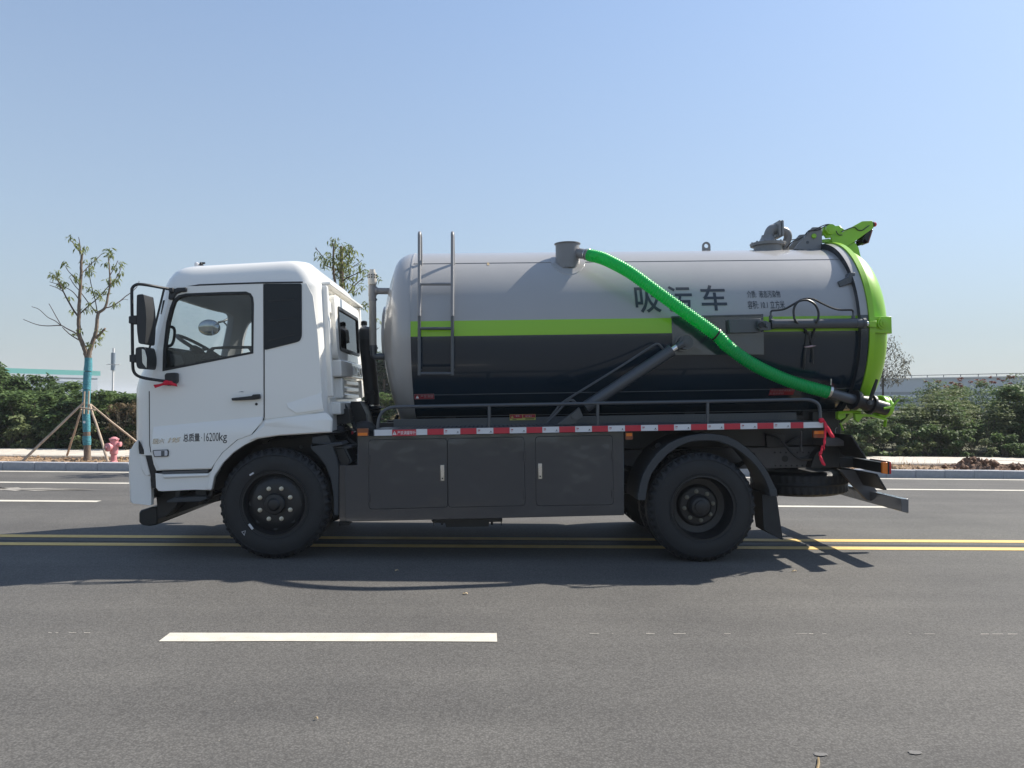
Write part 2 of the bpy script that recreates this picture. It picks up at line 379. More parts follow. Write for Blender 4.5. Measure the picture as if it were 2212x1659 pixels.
# ================================================================== the setting
def sheet(name, x0, x1, y0, y1, z, m, nx=1, ny=1, kind='structure'):
    b = MB(); xs = np.linspace(x0, x1, nx+1); ys = np.linspace(y0, y1, ny+1)
    V = [(x, y, z) for y in ys for x in xs]; F = [(j*(nx+1)+i, j*(nx+1)+i+1, (j+1)*(nx+1)+i+1, (j+1)*(nx+1)+i) for j in range(ny) for i in range(nx)]
    b.add(V, F); o = b.build(name, m, recalc=False, smooth=False); tag(o, kind=kind); return o
sheet('ground', -1500, 1500, -400, 2500, -0.06, M['ground'])
sheet('road', -150, 150, -14, 15.3, 0.0, M['asphalt'])
def Xat(px, py, Y): return at(px, py, Y).x
def Gy(py, px=1106):                      # distance of a ground point seen at (px, py)
    d = ray(px, py); return -CAMH/d.z*d.y
def marking(name, x0, x1, y0, y1, m, sk=0.0):
    b = MB(); n = max(1, int((x1-x0)/0.25)) if (x1-x0) < 8 else 200
    V = []; F = []
    for i in range(n+1):
        x = x0+(x1-x0)*i/n; j = rnd.uniform(-.004, .004); k = rnd.uniform(-.004, .004)
        d = sk if i == 0 else 0
        V += [(x, y0+j, .004), (x+d, y1+k, .004)]
    F = [(2*i, 2*i+2, 2*i+3, 2*i+1) for i in range(n)]
    return tag(b.add(V, F).build(name, m, recalc=False, smooth=False), kind='structure')
Yd = Gy(1387); xa = Xat(343, 1390, Yd); xb = Xat(1074, 1384, Yd)
for k in range(-4, 5):
    if k == 0: marking('lane_dash', xa, xb, Yd, Yd+.17, M['white_line'], sk=0)
    elif abs(k) > 1: marking('lane_dash', xa+k*6.0, xb+k*6.0, Yd, Yd+.17, M['white_line'], sk=0)
Yy = Gy(1184); marking('centre_line', -120, 120, Yy, Yy+.15, M['yellow_line'])
Yy2 = Gy(1167); marking('centre_line', -120, 120, Yy2, Yy2+.15, M['yellow_line'])
marking('tar_seam', -120, 120, Yy+.24, Yy+.30, M['rubber'])
Yf = Gy(1091.5); xc = Xat(208, 1086, Yf)
marking('lane_dash', xc-6, xc, Yf, Yf+.15, M['white_line']); 
xr = Xat(1684, 1092, Yf); marking('lane_dash', xr-.6, Xat(1935, 1094, Yf), Yf, Yf+.15, M['white_line'])
marking('lane_dash', xr+8, xr+11, Yf, Yf+.15, M['white_line']); marking('lane_dash', xc-18, xc-12, Yf, Yf+.15, M['white_line'])
Yb = Gy(1052); marking('cycle_lane_line', -120, 120, Yb, Yb+.15, M['white_line'])
Ye = Gy(1028.5); marking('edge_line', -120, 120, Ye, Ye+.14, M['white_line'])
# thin chalk line in broken dabs along the dashes
b = MB(); x = -7.0
while x < 7:
    l = rnd.uniform(.01, .09)
    if rnd.random() < .4: b.add([(x, Yd+.166+rnd.uniform(-.003, .003), .0042), (x+l, Yd+.166, .0042), (x+l, Yd+.170, .0042), (x, Yd+.170, .0042)], [(0, 1, 2, 3)])
    x += l+rnd.uniform(.01, .09)
tag(b.build('chalk_line', M['white_line'], recalc=False, smooth=False), kind='structure')
M['dust'] = mat('pale dust', (.30, .28, .25), .9, var=.2, vscale=20)
b = MB(); Ys = Gy(1057, 20); n = 40; xs_ = Xat(20, 1057, Ys)
V = [(xs_+math.cos(2*math.pi*i/n)*1.15*(1+.35*math.sin(i*1.9)), Ys+math.sin(2*math.pi*i/n)*.16*(1+.45*math.sin(i*2.7)), .0045) for i in range(n)]+[(xs_, Ys, .0045)]
tag(b.add(V, [(i, (i+1) % n, n) for i in range(n)]).build('dust_smear', M['dust'], recalc=False, smooth=False), kind='structure')
# kerb of single stones
YK = 15.40; HK = .15
kerb = tag(empty('kerb', (0, YK, 0)), kind='structure')
stone = MB().box(-.298, .298, 0, .16, -.1, HK).build('kerbstone', M['granite'], bevel=.012).data
first = True
for i in range(-21, 24):
    o = [q for q in bpy.data.objects if q.name == 'kerbstone'][0] if first else bpy.data.objects['kerbstone'].copy()
    if not first: COL.objects.link(o)
    first = False; o.parent = kerb; o.location = (i*.6, rnd.uniform(-.004, .004), rnd.uniform(-.004, .004)); o.rotation_euler = (0, 0, rnd.uniform(-.004, .004))
for s in (-1, 1):
    tag(MB().box(s*14.2-.0 if s > 0 else -120, 120 if s > 0 else -12.9-.01, 0, .16, -.1, HK).build('kerb_run', M['granite'], parent=kerb, bevel=.012), kind='stuff')
# soil strip behind the kerb
b = MB(); nx, ny = 700, 12; x0, x1, y0, y1 = -20, 22, YK+.165, 17.2
V = []
for j in range(ny+1):
    for i in range(nx+1):
        x = x0+(x1-x0)*i/nx; y = y0+(y1-y0)*j/ny
        h = .085+.035*math.sin(x*1.3+j*.3)+rnd.uniform(-.03, .035)
        if j == 0: h = .10
        V.append((x+rnd.uniform(-.02, .02), y, h))
F = [(j*(nx+1)+i, j*(nx+1)+i+1, (j+1)*(nx+1)+i+1, (j+1)*(nx+1)+i) for j in range(ny) for i in range(nx)]
tag(b.add(V, F).build('soil_strip', M['soil'], recalc=False), kind='structure')
b = MB()
for i in range(900):                      # small clods
    x = rnd.uniform(-11, 13); y = rnd.uniform(15.6, 17.1); s = rnd.uniform(.015, .05)*(1.6 if rnd.random() < .1 else 1)
    n0 = len(b.v); V = []
    for dx, dy, dz in ((1, 0, 0), (-1, 0, 0), (0, 1, 0), (0, -1, 0), (0, 0, 1), (0, 0, -1)):
        V.append((x+dx*s*rnd.uniform(.7, 1.5), y+dy*s*rnd.uniform(.7, 1.4), .12+dz*s*rnd.uniform(.5, 1)))
    b.add(V, [(0, 2, 4), (2, 1, 4), (1, 3, 4), (3, 0, 4), (2, 0, 5), (1, 2, 5), (3, 1, 5), (0, 3, 5)])
tag(b.build('soil_clods', M['soil'], recalc=False, smooth=False), kind='stuff')
def blades(n, fx, h0, h1, wd, lean, m, name, z=.1):
    b = MB()
    for i in range(n):
        x, y = fx(); h = rnd.uniform(h0, h1); a = rnd.uniform(0, 6.28); l = rnd.uniform(0, lean)*h; w_ = wd*rnd.uniform(.6, 1.3)
        dx, dy = math.cos(a), math.sin(a); px_, py_ = -dy*w_, dx*w_
        b.add([(x-px_, y-py_, z), (x+px_, y+py_, z), (x+dx*l*.4+px_*.6, y+dy*l*.4+py_*.6, z+h*.6), (x+dx*l*.4-px_*.6, y+dy*l*.4-py_*.6, z+h*.6), (x+dx*l, y+dy*l, z+h)], [(0, 1, 2, 3), (3, 2, 4)])
    return tag(b.build(name, m, recalc=False, smooth=False), kind='stuff')
blades(2600, lambda: (rnd.uniform(-11, 13), rnd.uniform(15.6, 17.15)), .02, .10, .006, 1.6, M['straw'], 'dry_grass')
blades(500, lambda: (rnd.gauss(7.2, 1.2), rnd.uniform(16.2, 17.1)), .06, .26, .005, .9, M['straw'], 'dry_grass')
# pale stone footpath behind the soil strip
YWL = 17.2; ZP = .15
fp = tag(empty('footpath', (0, YWL, 0)), kind='structure')
sl_ = MB().box(-.597, .597, .003, .957, -.1, 0).build('paving_slab', M['whitewash'], parent=fp, bevel=.008)
sl_.location = (-14.4, 0, ZP)
for j in range(2):
    for i in range(-12, 14):
        if i == -12 and j == 0: continue
        o = sl_.copy(); COL.objects.link(o); o.parent = fp; o.location = (i*1.2+(.6 if j else 0), j*.96, ZP+rnd.uniform(-.005, .005)); o.rotation_euler = (rnd.uniform(-.004, .004), rnd.uniform(-.003, .003), 0)
for s in (-1, 1):
    tag(MB().box(17.5 if s > 0 else -60, 60 if s > 0 else -15.05, 0, 1.92, -.1, ZP).build('slab_run', M['whitewash'], parent=fp), kind='stuff')
tag(MB().box(-60, 60, -.10, -.004, -.1, ZP-.01).build('path_edging', M['whitewash'], parent=fp, bevel=.01), kind='stuff')
# scrub ground rising behind the path
sheet('scrub_ground', -120, 120, 19.13, 60, .12, M['ground'])

# ------------------------------------------------------------------ buildings far behind
def shed_left():
    p0 = at(-40, 794.5, 146); p1 = at(217, 800.5, 163); d = Vector((p1.x-p0.x, p1.y-p0.y, 0)); ln = d.length
    root = tag(empty('shed', (p0.x, p0.y, 0), rot=(0, 0, math.atan2(d.y, d.x))), 'long pale shed with a teal fascia beyond the shrubs on the left', 'building')
    zt = (p0.z+p1.z)/2; zb = zt-.95; zc2 = zb-.55
    MB().box(-12, ln, 0, 30, zb, zt).build('fascia', M['teal_roof'], root)
    MB().box(-12, ln-.3, -.05, -.01, zc2, zb-.01).build('cladding_band', M['shed'], root)
    MB().box(-11.6, ln-.4, .1, 29.8, 0, zb-.02).build('wall', M['shed'], root)
    for i in range(9):
        w0 = ln-3-i*3.1
        MB().box(w0-2.0, w0, .04, .12, zc2-2.6, zc2-.7).build('window', M['shed_dark'], root)
shed_left()
def shed_right():
    Y = 120
    p0 = at(1925, 812, 142); p1 = at(2300, 804, 116)
    d = Vector((p1.x-p0.x, p1.y-p0.y, 0)); ln = d.length
    root = tag(empty('warehouse', (p0.x, p0.y, 0), rot=(0, 0, math.atan2(d.y, d.x))), 'long hazy blue grey warehouse with a roof rail beyond the shrubs on the right', 'building')
    H = p0.z
    MB().box(-6, ln, .2, 40, 0, H-.7).build('wall', M['shed_dark'], root)
    MB().box(-6, ln, 0, .19, H-3.0, H-.62).build('eave_panel', M['shed'], root)
    MB().box(-6.1, ln, -.25, 40, H-.6, H-.42).build('gutter', M['print_white'], root)
    MB().tube([(-6, .1, H), (ln, .1, H)], .06, 6).build('roof_rail', M['slate'], root)
    for i in range(14):
        MB().box(-5+i*3-.05, -5+i*3+.05, .05, .15, H-.42, H).build('rail_post', M['slate'], root)
    for i in range(11):
        MB().box(-4.2+i*4.2, -.4+i*4.2, .1, .19, H-4.0, H-3.55).build('window', M['winlight'], root)
        MB().box(-.35+i*4.2, -.2+i*4.2, .05, .19, 0, H-3.02).build('pilaster', M['shed'], root)
shed_right()
def lamp_post():
    Y = 70; p = at(244, 815, Y)
    root = tag(empty('light_pole', (p.x, Y, 0)), 'white light pole with a dark cylindrical solar panel above the left shrubs', 'street light')
    z1 = at(244, 800, Y).z; z2 = at(244, 786, Y).z; z3 = at(244, 762, Y).z
    MB().tube([(0, 0, 0), (0, 0, z3+.4)], .09, 8).build('pole', M['print_white'], root)
    MB().tube([(0, 0, z1), (0, 0, z2-.1)], .19, 10).build('solar_panel', M['shed_dark'], root)
    MB().tube([(0, 0, z2), (0, 0, z3)], .19, 10).build('solar_panel', M['shed_dark'], root)
    MB().tube([(-.6, 0, z2-.05), (.6, 0, z2-.05)], .035, 6).build('arm', M['print_white'], root)
lamp_post()

# ------------------------------------------------------------------ vegetation
def leaf_mesh(name, pts, size, m, droop=.3, asp=.45, up=.5, seed=1):
    r = np.random.RandomState(seed); n = len(pts); pts = np.asarray(pts, float)
    a = r.uniform(0, 2*np.pi, n); el = r.normal(-droop, .35, n)
    d = np.stack([np.cos(a)*np.cos(el), np.sin(a)*np.cos(el), np.sin(el)], 1)
    k = np.stack([-np.sin(a), np.cos(a), r.normal(0, up, n)], 1); k /= np.linalg.norm(k, axis=1)[:, None]
    s = (size*r.uniform(.6, 1.35, n))[:, None]
    nn = np.cross(d, k)
    p0 = pts; p1 = pts+d*s*.45+k*s*asp*.5+nn*s*.06; p2 = pts+d*s-np.array([0, 0, 1])*s*.12; p3 = pts+d*s*.45-k*s*asp*.5+nn*s*.06
    V = np.stack([p0, p1, p2, p3], 1).reshape(-1, 3)
    me = bpy.data.meshes.new(name); me.vertices.add(4*n); me.vertices.foreach_set('co', V.ravel())
    me.loops.add(4*n); me.loops.foreach_set('vertex_index', np.arange(4*n)); me.polygons.add(n)
    me.polygons.foreach_set('loop_start', np.arange(0, 4*n, 4)); me.polygons.foreach_set('loop_total', np.full(n, 4))
    me.update(); me.validate(); me.materials.append(m); return me
def bush_points(n, rx, ry, h, clumps, seed, base=.05, shell=.75):
    r = np.random.RandomState(seed); c = []
    for i in range(clumps):
        t = r.uniform(0, 2*np.pi); q = r.uniform(.15, 1)**.6; z = r.uniform(base, 1)
        wid = np.sin(np.pi*min(.97, .18+.72*z))**.6
        c.append((np.cos(t)*q*rx*wid, np.sin(t)*q*ry*wid, z*h, r.uniform(.10, .24)*h))
    c = np.array(c); idx = r.randint(0, clumps, n); v = r.normal(0, 1, (n, 3)); v /= np.linalg.norm(v, axis=1)[:, None]
    v *= (r.uniform(0, 1, n)**.4)[:, None]; v[:, 2] *= .6
    p = c[idx, :3]+v*c[idx, 3:4]; p[:, 2] = np.abs(p[:, 2]); return p
def stems(n, h, spread, r0_, seed):
    b = MB(); q = random.Random(seed)
    for i in range(n):
        x, y = q.uniform(-.25, .25)*spread, q.uniform(-.25, .25)*spread; a = q.uniform(0, 6.28); l = q.uniform(.2, 1)*spread
        b.tube([(x, y, 0), (x+math.cos(a)*l*.3, y+math.sin(a)*l*.3, h*.4), (x+math.cos(a)*l*.8, y+math.sin(a)*l*.8, h*.92)], [r0_, r0_*.75, r0_*.35], 5, cap=False)
    return b
SHR = {}
def shrub_proto(kind, k):
    key = (kind, k)
    if key in SHR: return SHR[key]
    sd = 100*k+hash_kind[kind]
    if kind == 'broad': pts = bush_points(4200, .95, .8, 1.9, 28, sd, .04); me = leaf_mesh('foliage', pts, .125, M[('leaf_dark', 'leaf_mid', 'leaf_dark', 'leaf_mid', 'leaf_mid')[k % 5]], .25, .62, .4, sd)
    elif kind == 'layered': pts = bush_points(4200, 1.1, .85, 1.9, 26, sd, .07); pts[:, 2] = pts[:, 2]*.6+np.round(pts[:, 2]*6)/6*.4; me = leaf_mesh('foliage', pts, .105, M['leaf_mid' if k % 2 else 'leaf_pale'], .1, .5, .25, sd)
    elif kind == 'low': pts = bush_points(2200, .9, .6, .85, 18, sd, .02); me = leaf_mesh('foliage', pts, .10, M['leaf_mid' if k % 2 else 'leaf_pale'], .3, .6, .5, sd)
    elif kind == 'dry': pts = bush_points(1800, .7, .5, 1.1, 16, sd, .02); me = leaf_mesh('foliage', pts, .075, M['leaf_dry'], .5, .35, .7, sd)
    elif kind == 'red': pts = bush_points(3400, 1.2, .9, 2.3, 24, sd, .1); me = leaf_mesh('foliage', pts, .11, M['leaf_mid'], .2, .5, .3, sd)
    st_ = stems(9 if kind != 'layered' else 6, {'broad': 1.6, 'layered': 1.7, 'low': .6, 'dry': 1.0, 'red': 2.0}[kind], .8, .014, sd).build('stem', M['stem'], recalc=False).data
    bpy.data.objects.remove([o for o in bpy.data.objects if o.data is st_][0])
    SHR[key] = (me, st_); return SHR[key]
hash_kind = {'broad': 1, 'layered': 2, 'low': 3, 'dry': 4, 'red': 5}
def shrub(name, kind, k, x, y, sc, label, group, zs=1.0, rz=None):
    me, sm = shrub_proto(kind, k)
    r = tag(empty(name, (x, y, .12), rot=(0, 0, rnd.uniform(0, 6.28) if rz is None else rz)), label, 'shrub', group)
    r.scale = (sc, sc, sc*zs)
    f = bpy.data.objects.new('foliage', me); COL.objects.link(f); f.parent = r
    s = bpy.data.objects.new('stem', sm); COL.objects.link(s); s.parent = r
    return r
# left of the truck: broad dark leaves, taller towards the frame edge
def TL(x): return .685 if x > -10.9 else .685+(-10.9-x)*.22
LB = 'dark broad leaved shrub in the dense thicket behind the footpath left of the cab'
for i in range(14):
    x = -14.2+i*.75+rnd.uniform(-.2, .2)
    shrub('shrub', 'broad', i % 5, x, rnd.uniform(20.0, 20.5), rnd.uniform(.88, 1.0), LB if x > -10.8 else 'taller broad leaved shrub of the thicket at the left edge of the photo', 'shrubs left of the cab', zs=TL(x)*rnd.uniform(.84, 1.1))
for i in range(12):
    x = -15.6+i*.95+rnd.uniform(-.2, .2)
    shrub('shrub', 'broad', (i+2) % 5, x, rnd.uniform(21.6, 22.6), rnd.uniform(.95, 1.05), 'broad leaved shrub in the back row of the thicket left of the cab' if x > -11.5 else 'taller broad leaved shrub of the thicket at the left edge of the photo', 'shrubs left of the cab', zs=TL(x)*rnd.uniform(.94, 1.04))
for i in range(10):
    shrub('low_shrub', 'low', i % 4, -13.6+i*.98+rnd.uniform(-.3, .3), 19.5+rnd.uniform(0, .25), rnd.uniform(.7, 1.05), 'low leafy shrub at the foot of the thicket left of the cab', 'low shrubs left of the cab')
for x, lb in ((-8.75, 'dry brown bush tangle directly behind the teal wrapped tree trunk'), (-8.0, 'dry brown bush tangle behind the fire hydrant')):
    shrub('dry_shrub', 'dry', int(-x*10) % 3, x, 19.4, rnd.uniform(.95, 1.15), lb, 'dry bushes behind the wrapped tree')
# behind the truck, seen between cab and tank and under the tank end
for i in range(9):
    shrub('shrub', 'layered', i % 4, -4.2+i*1.15+rnd.uniform(-.2, .2), rnd.uniform(20.0, 21.0), rnd.uniform(.85, .95), 'leafy green shrub seen through the gap between the cab and the tank', 'shrubs behind the truck', zs=.85)
for i, lb in enumerate(('dry brown bush low behind the air intake pipe', 'dry brown bush low under the front of the tank', 'dry brown bush low behind the front of the deck')):
    shrub('dry_shrub', 'dry', i % 3, -3.8+i*.9, 19.4, rnd.uniform(.8, 1.0), lb, 'dry bushes behind the cab')
# right of the truck
RB = 'mid green shrub with layered fine leaves behind the footpath right of the truck'
def TR(x): return .64+.055*max(0, x-9.5)
for i in range(12):
    x = 6.6+i*.88+rnd.uniform(-.2, .2)
    shrub('shrub', 'layered', i % 4, x, rnd.uniform(20.0, 20.9), rnd.uniform(.9, 1.0), RB, 'layered shrubs right of the truck', zs=TR(x)*rnd.uniform(.8, 1.1))
for i in range(9):
    x = 7.6+i*1.2+rnd.uniform(-.2, .2)
    shrub('shrub', 'layered', (i+1) % 4, x, rnd.uniform(21.8, 23), rnd.uniform(.95, 1.05), 'layered green shrub in the back row of the right hand thicket before the warehouse', 'layered shrubs right of the truck', zs=TR(x)*rnd.uniform(.92, 1.02))
for i in range(13):
    x = 7.9+i*.62; shrub('low_shrub', 'low', i % 4, x+rnd.uniform(-.3, .3), 19.5+rnd.uniform(0, .3), rnd.uniform(.6, 1.05), 'low pale leaved bush at the foot of the right hand thicket', 'low bushes right of the truck')
for i, x in enumerate((6.6, 7.2, 7.8, 8.5)):
    shrub('dry_shrub', 'dry', i % 3, x, 19.5, rnd.uniform(.9, 1.2), 'dry brown bush beside the tail of the truck', 'dry bushes beside the truck tail')
for i, (px, lb) in enumerate(((2040, 'tall shrub crowned with reddish seed heads, nearest the warehouse gutter end'), (2105, 'tall shrub crowned with reddish seed heads, middle one of three'), (2165, 'tall shrub crowned with reddish seed heads, rightmost of three'))):
    Y = 27+i; p = at(px, 850, Y)
    r = shrub('seed_headed_shrub', 'red', i, p.x, Y, 1.0, lb, 'red topped shrubs on the right', zs=.90+.05*i)
    pts = bush_points(420, .9, .7, .35, 12, 900+i); pts[:, 2] += 2.1
    f = bpy.data.objects.new('seed_head', leaf_mesh('seed_head', pts, .07, M['leaf_red'], .1, .6, .6, 901+i)); COL.objects.link(f); f.parent = r
shrub('tall_shrub', 'broad', 3, Xat(2212, 850, 21.0), 21.0, 1.0, 'tallest green shrub at the right edge of the photo', None, zs=.98)

# far trees seen between the cab and the tank
def far_tree(px, Y, h, rx, seed, label):
    p = at(px, 850, Y); root = tag(empty('tree', (p.x, Y, 0)), label, 'tree', 'dark far trees behind the truck')
    MB().tube([(0, 0, 0), (.1, 0, h*.8)], [.12, .05], 7).build('trunk', M['bark'], root)
    pts = bush_points(4200, rx, rx, h*.9, 46, seed, .1); pts[:, 2] += h*.08
    o = bpy.data.objects.new('crown', leaf_mesh('crown', pts, .26, M['leaf_pine'], .3, .6, .6, seed)); COL.objects.link(o); o.parent = root
far_tree(826, 40, 3.7, 1.5, 31, 'dark green far tree seen between the cab and the tank')
far_tree(862, 41, 3.5, 1.5, 33, 'dark green far tree mostly behind the tank front')
far_tree(790, 42, 3.6, 1.5, 35, 'dark green far tree mostly behind the cab rear')

def branchy(root, v, Y, branches, m_trunk, clusters, leafm, seed, sub='branch', lsize=.12, ln=26, crad=.10):
    q = random.Random(seed); org = root.location
    def pt(x, y, dy): p = at(*v(x, y), Y+dy); return Vector((p.x-org.x, p.y-org.y, p.z-org.z))
    for bi, (nm, pts, ra, rb, dy0, dy1) in enumerate(branches):
        n = len(pts); V = [pt(x, y, dy0+(dy1-dy0)*i/(n-1)) for i, (x, y) in enumerate(pts)]
        V = smooth_path(V, 4); V = [p+Vector((q.uniform(-.3, .3)*rb, q.uniform(-.3, .3)*rb, 0)) for p in V]
        MB().tube(V, [ra+(rb-ra)*i/(len(V)-1) for i in range(len(V))], 8).build(nm, m_trunk if ra > .025 else M['twig'], root, recalc=False)
    r = np.random.RandomState(seed)
    for (x, y, k) in clusters:
        c = pt(x, y, q.uniform(-.35, .35)); n = int(ln*k)
        v3 = r.normal(0, 1, (n, 3)); v3 /= np.linalg.norm(v3, axis=1)[:, None]; v3 *= (r.uniform(0.1, 1, n)**.5*crad*math.sqrt(k))[:, None]
        P_ = v3+np.array(c)
        o = bpy.data.objects.new('leaf_cluster', leaf_mesh('leaf_cluster', P_, lsize, leafm, .7, .30, .5, r.randint(1e6))); COL.objects.link(o); o.parent = root
# staked street tree on the left
YT = 16.3
p = at(188, 990, YT)
tree = tag(empty('street_tree', (p.x, YT, .1)), 'pruned forked street tree with teal wrapped trunk and sparse leaf tufts', 'tree', 'street trees behind the kerb')
def uT(pts): return [(x, y-0) for x, y in pts]
br = [('limb', [(945, 1470), (930, 1400), (905, 1320), (866, 1230), (855, 1100), (860, 980), (870, 800), (880, 600), (886, 450), (893, 325)], .050, .024, 0, -.1),
      ('limb', [(962, 1470), (975, 1400), (1000, 1320), (1040, 1200), (1055, 1100), (1065, 990), (1090, 960), (1145, 915), (1170, 820), (1195, 680), (1195, 560), (1182, 365)], .050, .012, 0, .25),
      ('branch', [(880, 325), (868, 220), (857, 150)], .011, .007, -.1, 0), ('branch', [(878, 320), (830, 250), (775, 190)], .009, .006, -.1, -.3),
      ('branch', [(850, 1010), (800, 940), (735, 830), (690, 740), (640, 640), (615, 590)], .019, .008, 0, -.4),
      ('branch', [(855, 1215), (800, 1180), (720, 1140), (660, 1110), (520, 1115), (400, 1100), (255, 1045)], .015, .006, 0, .5),
      ('branch', [(665, 1112), (600, 1060), (520, 1020), (425, 935), (345, 905)], .010, .005, .2, .4), ('branch', [(668, 1112), (610, 1010), (560, 920), (532, 873)], .009, .006, .2, 0),
      ('branch', [(864, 1272), (780, 1220), (720, 1170), (680, 1130)], .012, .008, 0, -.3), ('branch', [(852, 815), (800, 750), (740, 710), (640, 665), (540, 635)], .010, .006, 0, .3),
      ('branch', [(690, 745), (620, 700), (540, 672)], .008, .006, -.2, -.4), ('branch', [(862, 668), (800, 580), (745, 520), (715, 470)], .010, .006, 0, -.3),
      ('branch', [(1052, 975), (960, 860), (880, 750), (810, 670), (762, 595)], .010, .007, .1, -.2), ('branch', [(1060, 985), (1040, 850), (1010, 740), (980, 600), (966, 490)], .011, .007, .1, .1),
      ('branch', [(880, 975), (960, 900), (1040, 835), (1110, 765), (1180, 685), (1270, 590), (1315, 490), (1325, 440)], .013, .006, 0, .5), ('branch', [(1195, 572), (1240, 490), (1285, 405)], .009, .007, .2, .4),
      ('branch', [(900, 535), (960, 470), (1050, 390), (1107, 330)], .010, .006, 0, .3), ('branch', [(1140, 922), (1220, 900), (1300, 850), (1360, 800), (1425, 752), (1490, 690), (1515, 628)], .013, .006, .1, .6),
      ('branch', [(1300, 850), (1350, 825), (1395, 832)], .006, .004, .4, .5), ('branch', [(1045, 1245), (1100, 1190), (1142, 1143)], .027, .019, 0, -.2)]
cl = [(775, 155, .9), (830, 235, .9), (905, 290, .9), (1185, 315, 2), (700, 435, 1), (612, 555, 2.2), (650, 640, 1), (700, 670, 1.3), (810, 555, .6), (835, 612, .8), (750, 805, .5), (930, 400, .6), (975, 460, .8), (970, 525, 1.6), (1030, 395, 1), (1155, 430, .6), (1255, 475, 1), (1325, 435, .9), (1322, 540, .7), (1215, 625, 2), (1280, 610, .8), (1055, 750, 1.6), (1155, 740, .9), (975, 720, .6), (970, 865, .6), (915, 930, .8), (1015, 920, .7), (790, 950, .6), (1260, 870, 1.1), (1080, 1175, .9), (890, 1165, .5), (830, 1195, .5), (1085, 1235, .6), (960, 1310, .8), (1055, 1300, .5), (905, 660, .4), (920, 250, .5), (1090, 812, .6)]
branchy(tree, VT, YT, br, M['bark'], cl, M['leaf_tree'], 5, lsize=.10, ln=21, crad=.08)
def tpt(x, y, Y=YT): q = at(*VU(x, y), Y); return Vector((q.x, q.y, q.z)) - tree.location
MB().tube(smooth_path([tpt(952, 1200), tpt(950, 1100), tpt(945, 900), tpt(937, 640), tpt(950, 350), tpt(962, 180), tpt(962, 65)], 3), [.082, .074]+[.066]*5+[.062]*12, 14).build('trunk', M['bark'], tree, recalc=False)
for seg, wr in (([(947, 1030), (945, 985), (944, 930)], (.074, .081, .076)), ([(944, 885), (941, 780), (937, 690), (938, 560), (944, 430)], (.070, .073, .072, .073, .074)), ([(945, 425), (948, 330), (956, 230)], (.077, .075, .078)), ([(958, 222), (962, 150), (963, 80)], (.083, .074, .071))):
    MB().tube([tpt(x, y) for x, y in seg], list(wr), 14).build('trunk_wrap', M['wrap'], tree, recalc=False)
MB().box(-.02, .02, -.084, -.080, 0, .045).build('tag', M['print_white'], tree).location = tpt(938, 790)
# timber props round the tree
pr = tag(empty('tree_prop', (tree.location.x, YT, .1)), 'four weathered timber poles lashed together to prop the wrapped tree', 'tree support')
def ppt(x, y, Y): q = at(*VU(x, y), Y); return Vector((q.x, q.y, q.z)) - pr.location
for a, b_, ra in (((910, 570, 16.2), (235, 1215, 15.75), .026), ((888, 640, 16.35), (733, 1140, 17.0), .022), ((978, 585, 16.2), (1178, 1215, 15.72), .025), ((985, 590, 16.35), (1640, 1120, 17.0), .022)):
    A, B = ppt(*a), ppt(*b_); V = [A+(B-A)*t+Vector((rnd.uniform(-.006, .006), 0, rnd.uniform(-.006, .006))) for t in np.linspace(0, 1, 7)]
    MB().tube(V, [ra*(.85+.03*i) for i in range(7)], 9).build('pole', M['pole'], pr, recalc=False)
MB().tube([ppt(875, 622, 16.12), ppt(1035, 648, 16.12)], .017, 8).build('cross_bar', M['pole'], pr)
MB().tube([ppt(920, 445, 16.22), ppt(912, 690, 16.22)], .018, 6).build('splint', M['pole'], pr)
MB().tube([ppt(968, 440, 16.2), ppt(960, 692, 16.2)], .018, 6).build('splint', M['pole'], pr)
# second street tree, behind the cab
p = at(744, 985, YT)
tree2 = tag(empty('street_tree', (p.x, YT, .1)), 'leafy topped street tree rising behind the back of the cab roof', 'tree', 'street trees behind the kerb')
br2 = [('trunk', [(620, 3500), (612, 2200), (606, 1400), (603, 870), (600, 600), (598, 290)], .075, .03, 0, 0), ('limb', [(606, 1400), (520, 1000), (470, 700), (468, 420), (466, 270)], .035, .014, 0, -.2),
       ('limb', [(606, 1500), (660, 1150), (780, 970), (940, 815)], .03, .010, 0, .3), ('branch', [(600, 900), (560, 700), (430, 640), (300, 590)], .018, .008, 0, .3), ('branch', [(300, 480), (240, 390), (170, 325)], .010, .006, .2, .3), ('branch', [(205, 350), (178, 300)], .007, .005, .3, .3),
       ('branch', [(606, 860), (700, 800), (860, 730), (990, 662)], .016, .006, 0, -.3), ('branch', [(602, 720), (700, 560), (760, 510), (805, 440)], .016, .007, 0, .2), ('branch', [(770, 490), (845, 458)], .006, .004, .1, .2), ('branch', [(600, 520), (700, 420), (760, 350), (800, 295)], .015, .007, 0, -.2),
       ('branch', [(705, 690), (760, 640), (850, 585), (938, 513)], .010, .006, .1, .3), ('branch', [(735, 965), (790, 900), (848, 842)], .009, .006, 0, .2), ('branch', [(795, 1062), (870, 990), (925, 940)], .009, .005, 0, .3), ('branch', [(466, 280), (458, 240), (440, 200)], .010, .006, -.2, -.2),
       ('branch', [(606, 1450), (760, 1380), (900, 1290), (1060, 1225), (1170, 1150)], .012, .005, .2, .4), ('branch', [(620, 1900), (900, 1750), (1160, 1650), (1220, 1615)], .012, .005, .1, .4)]
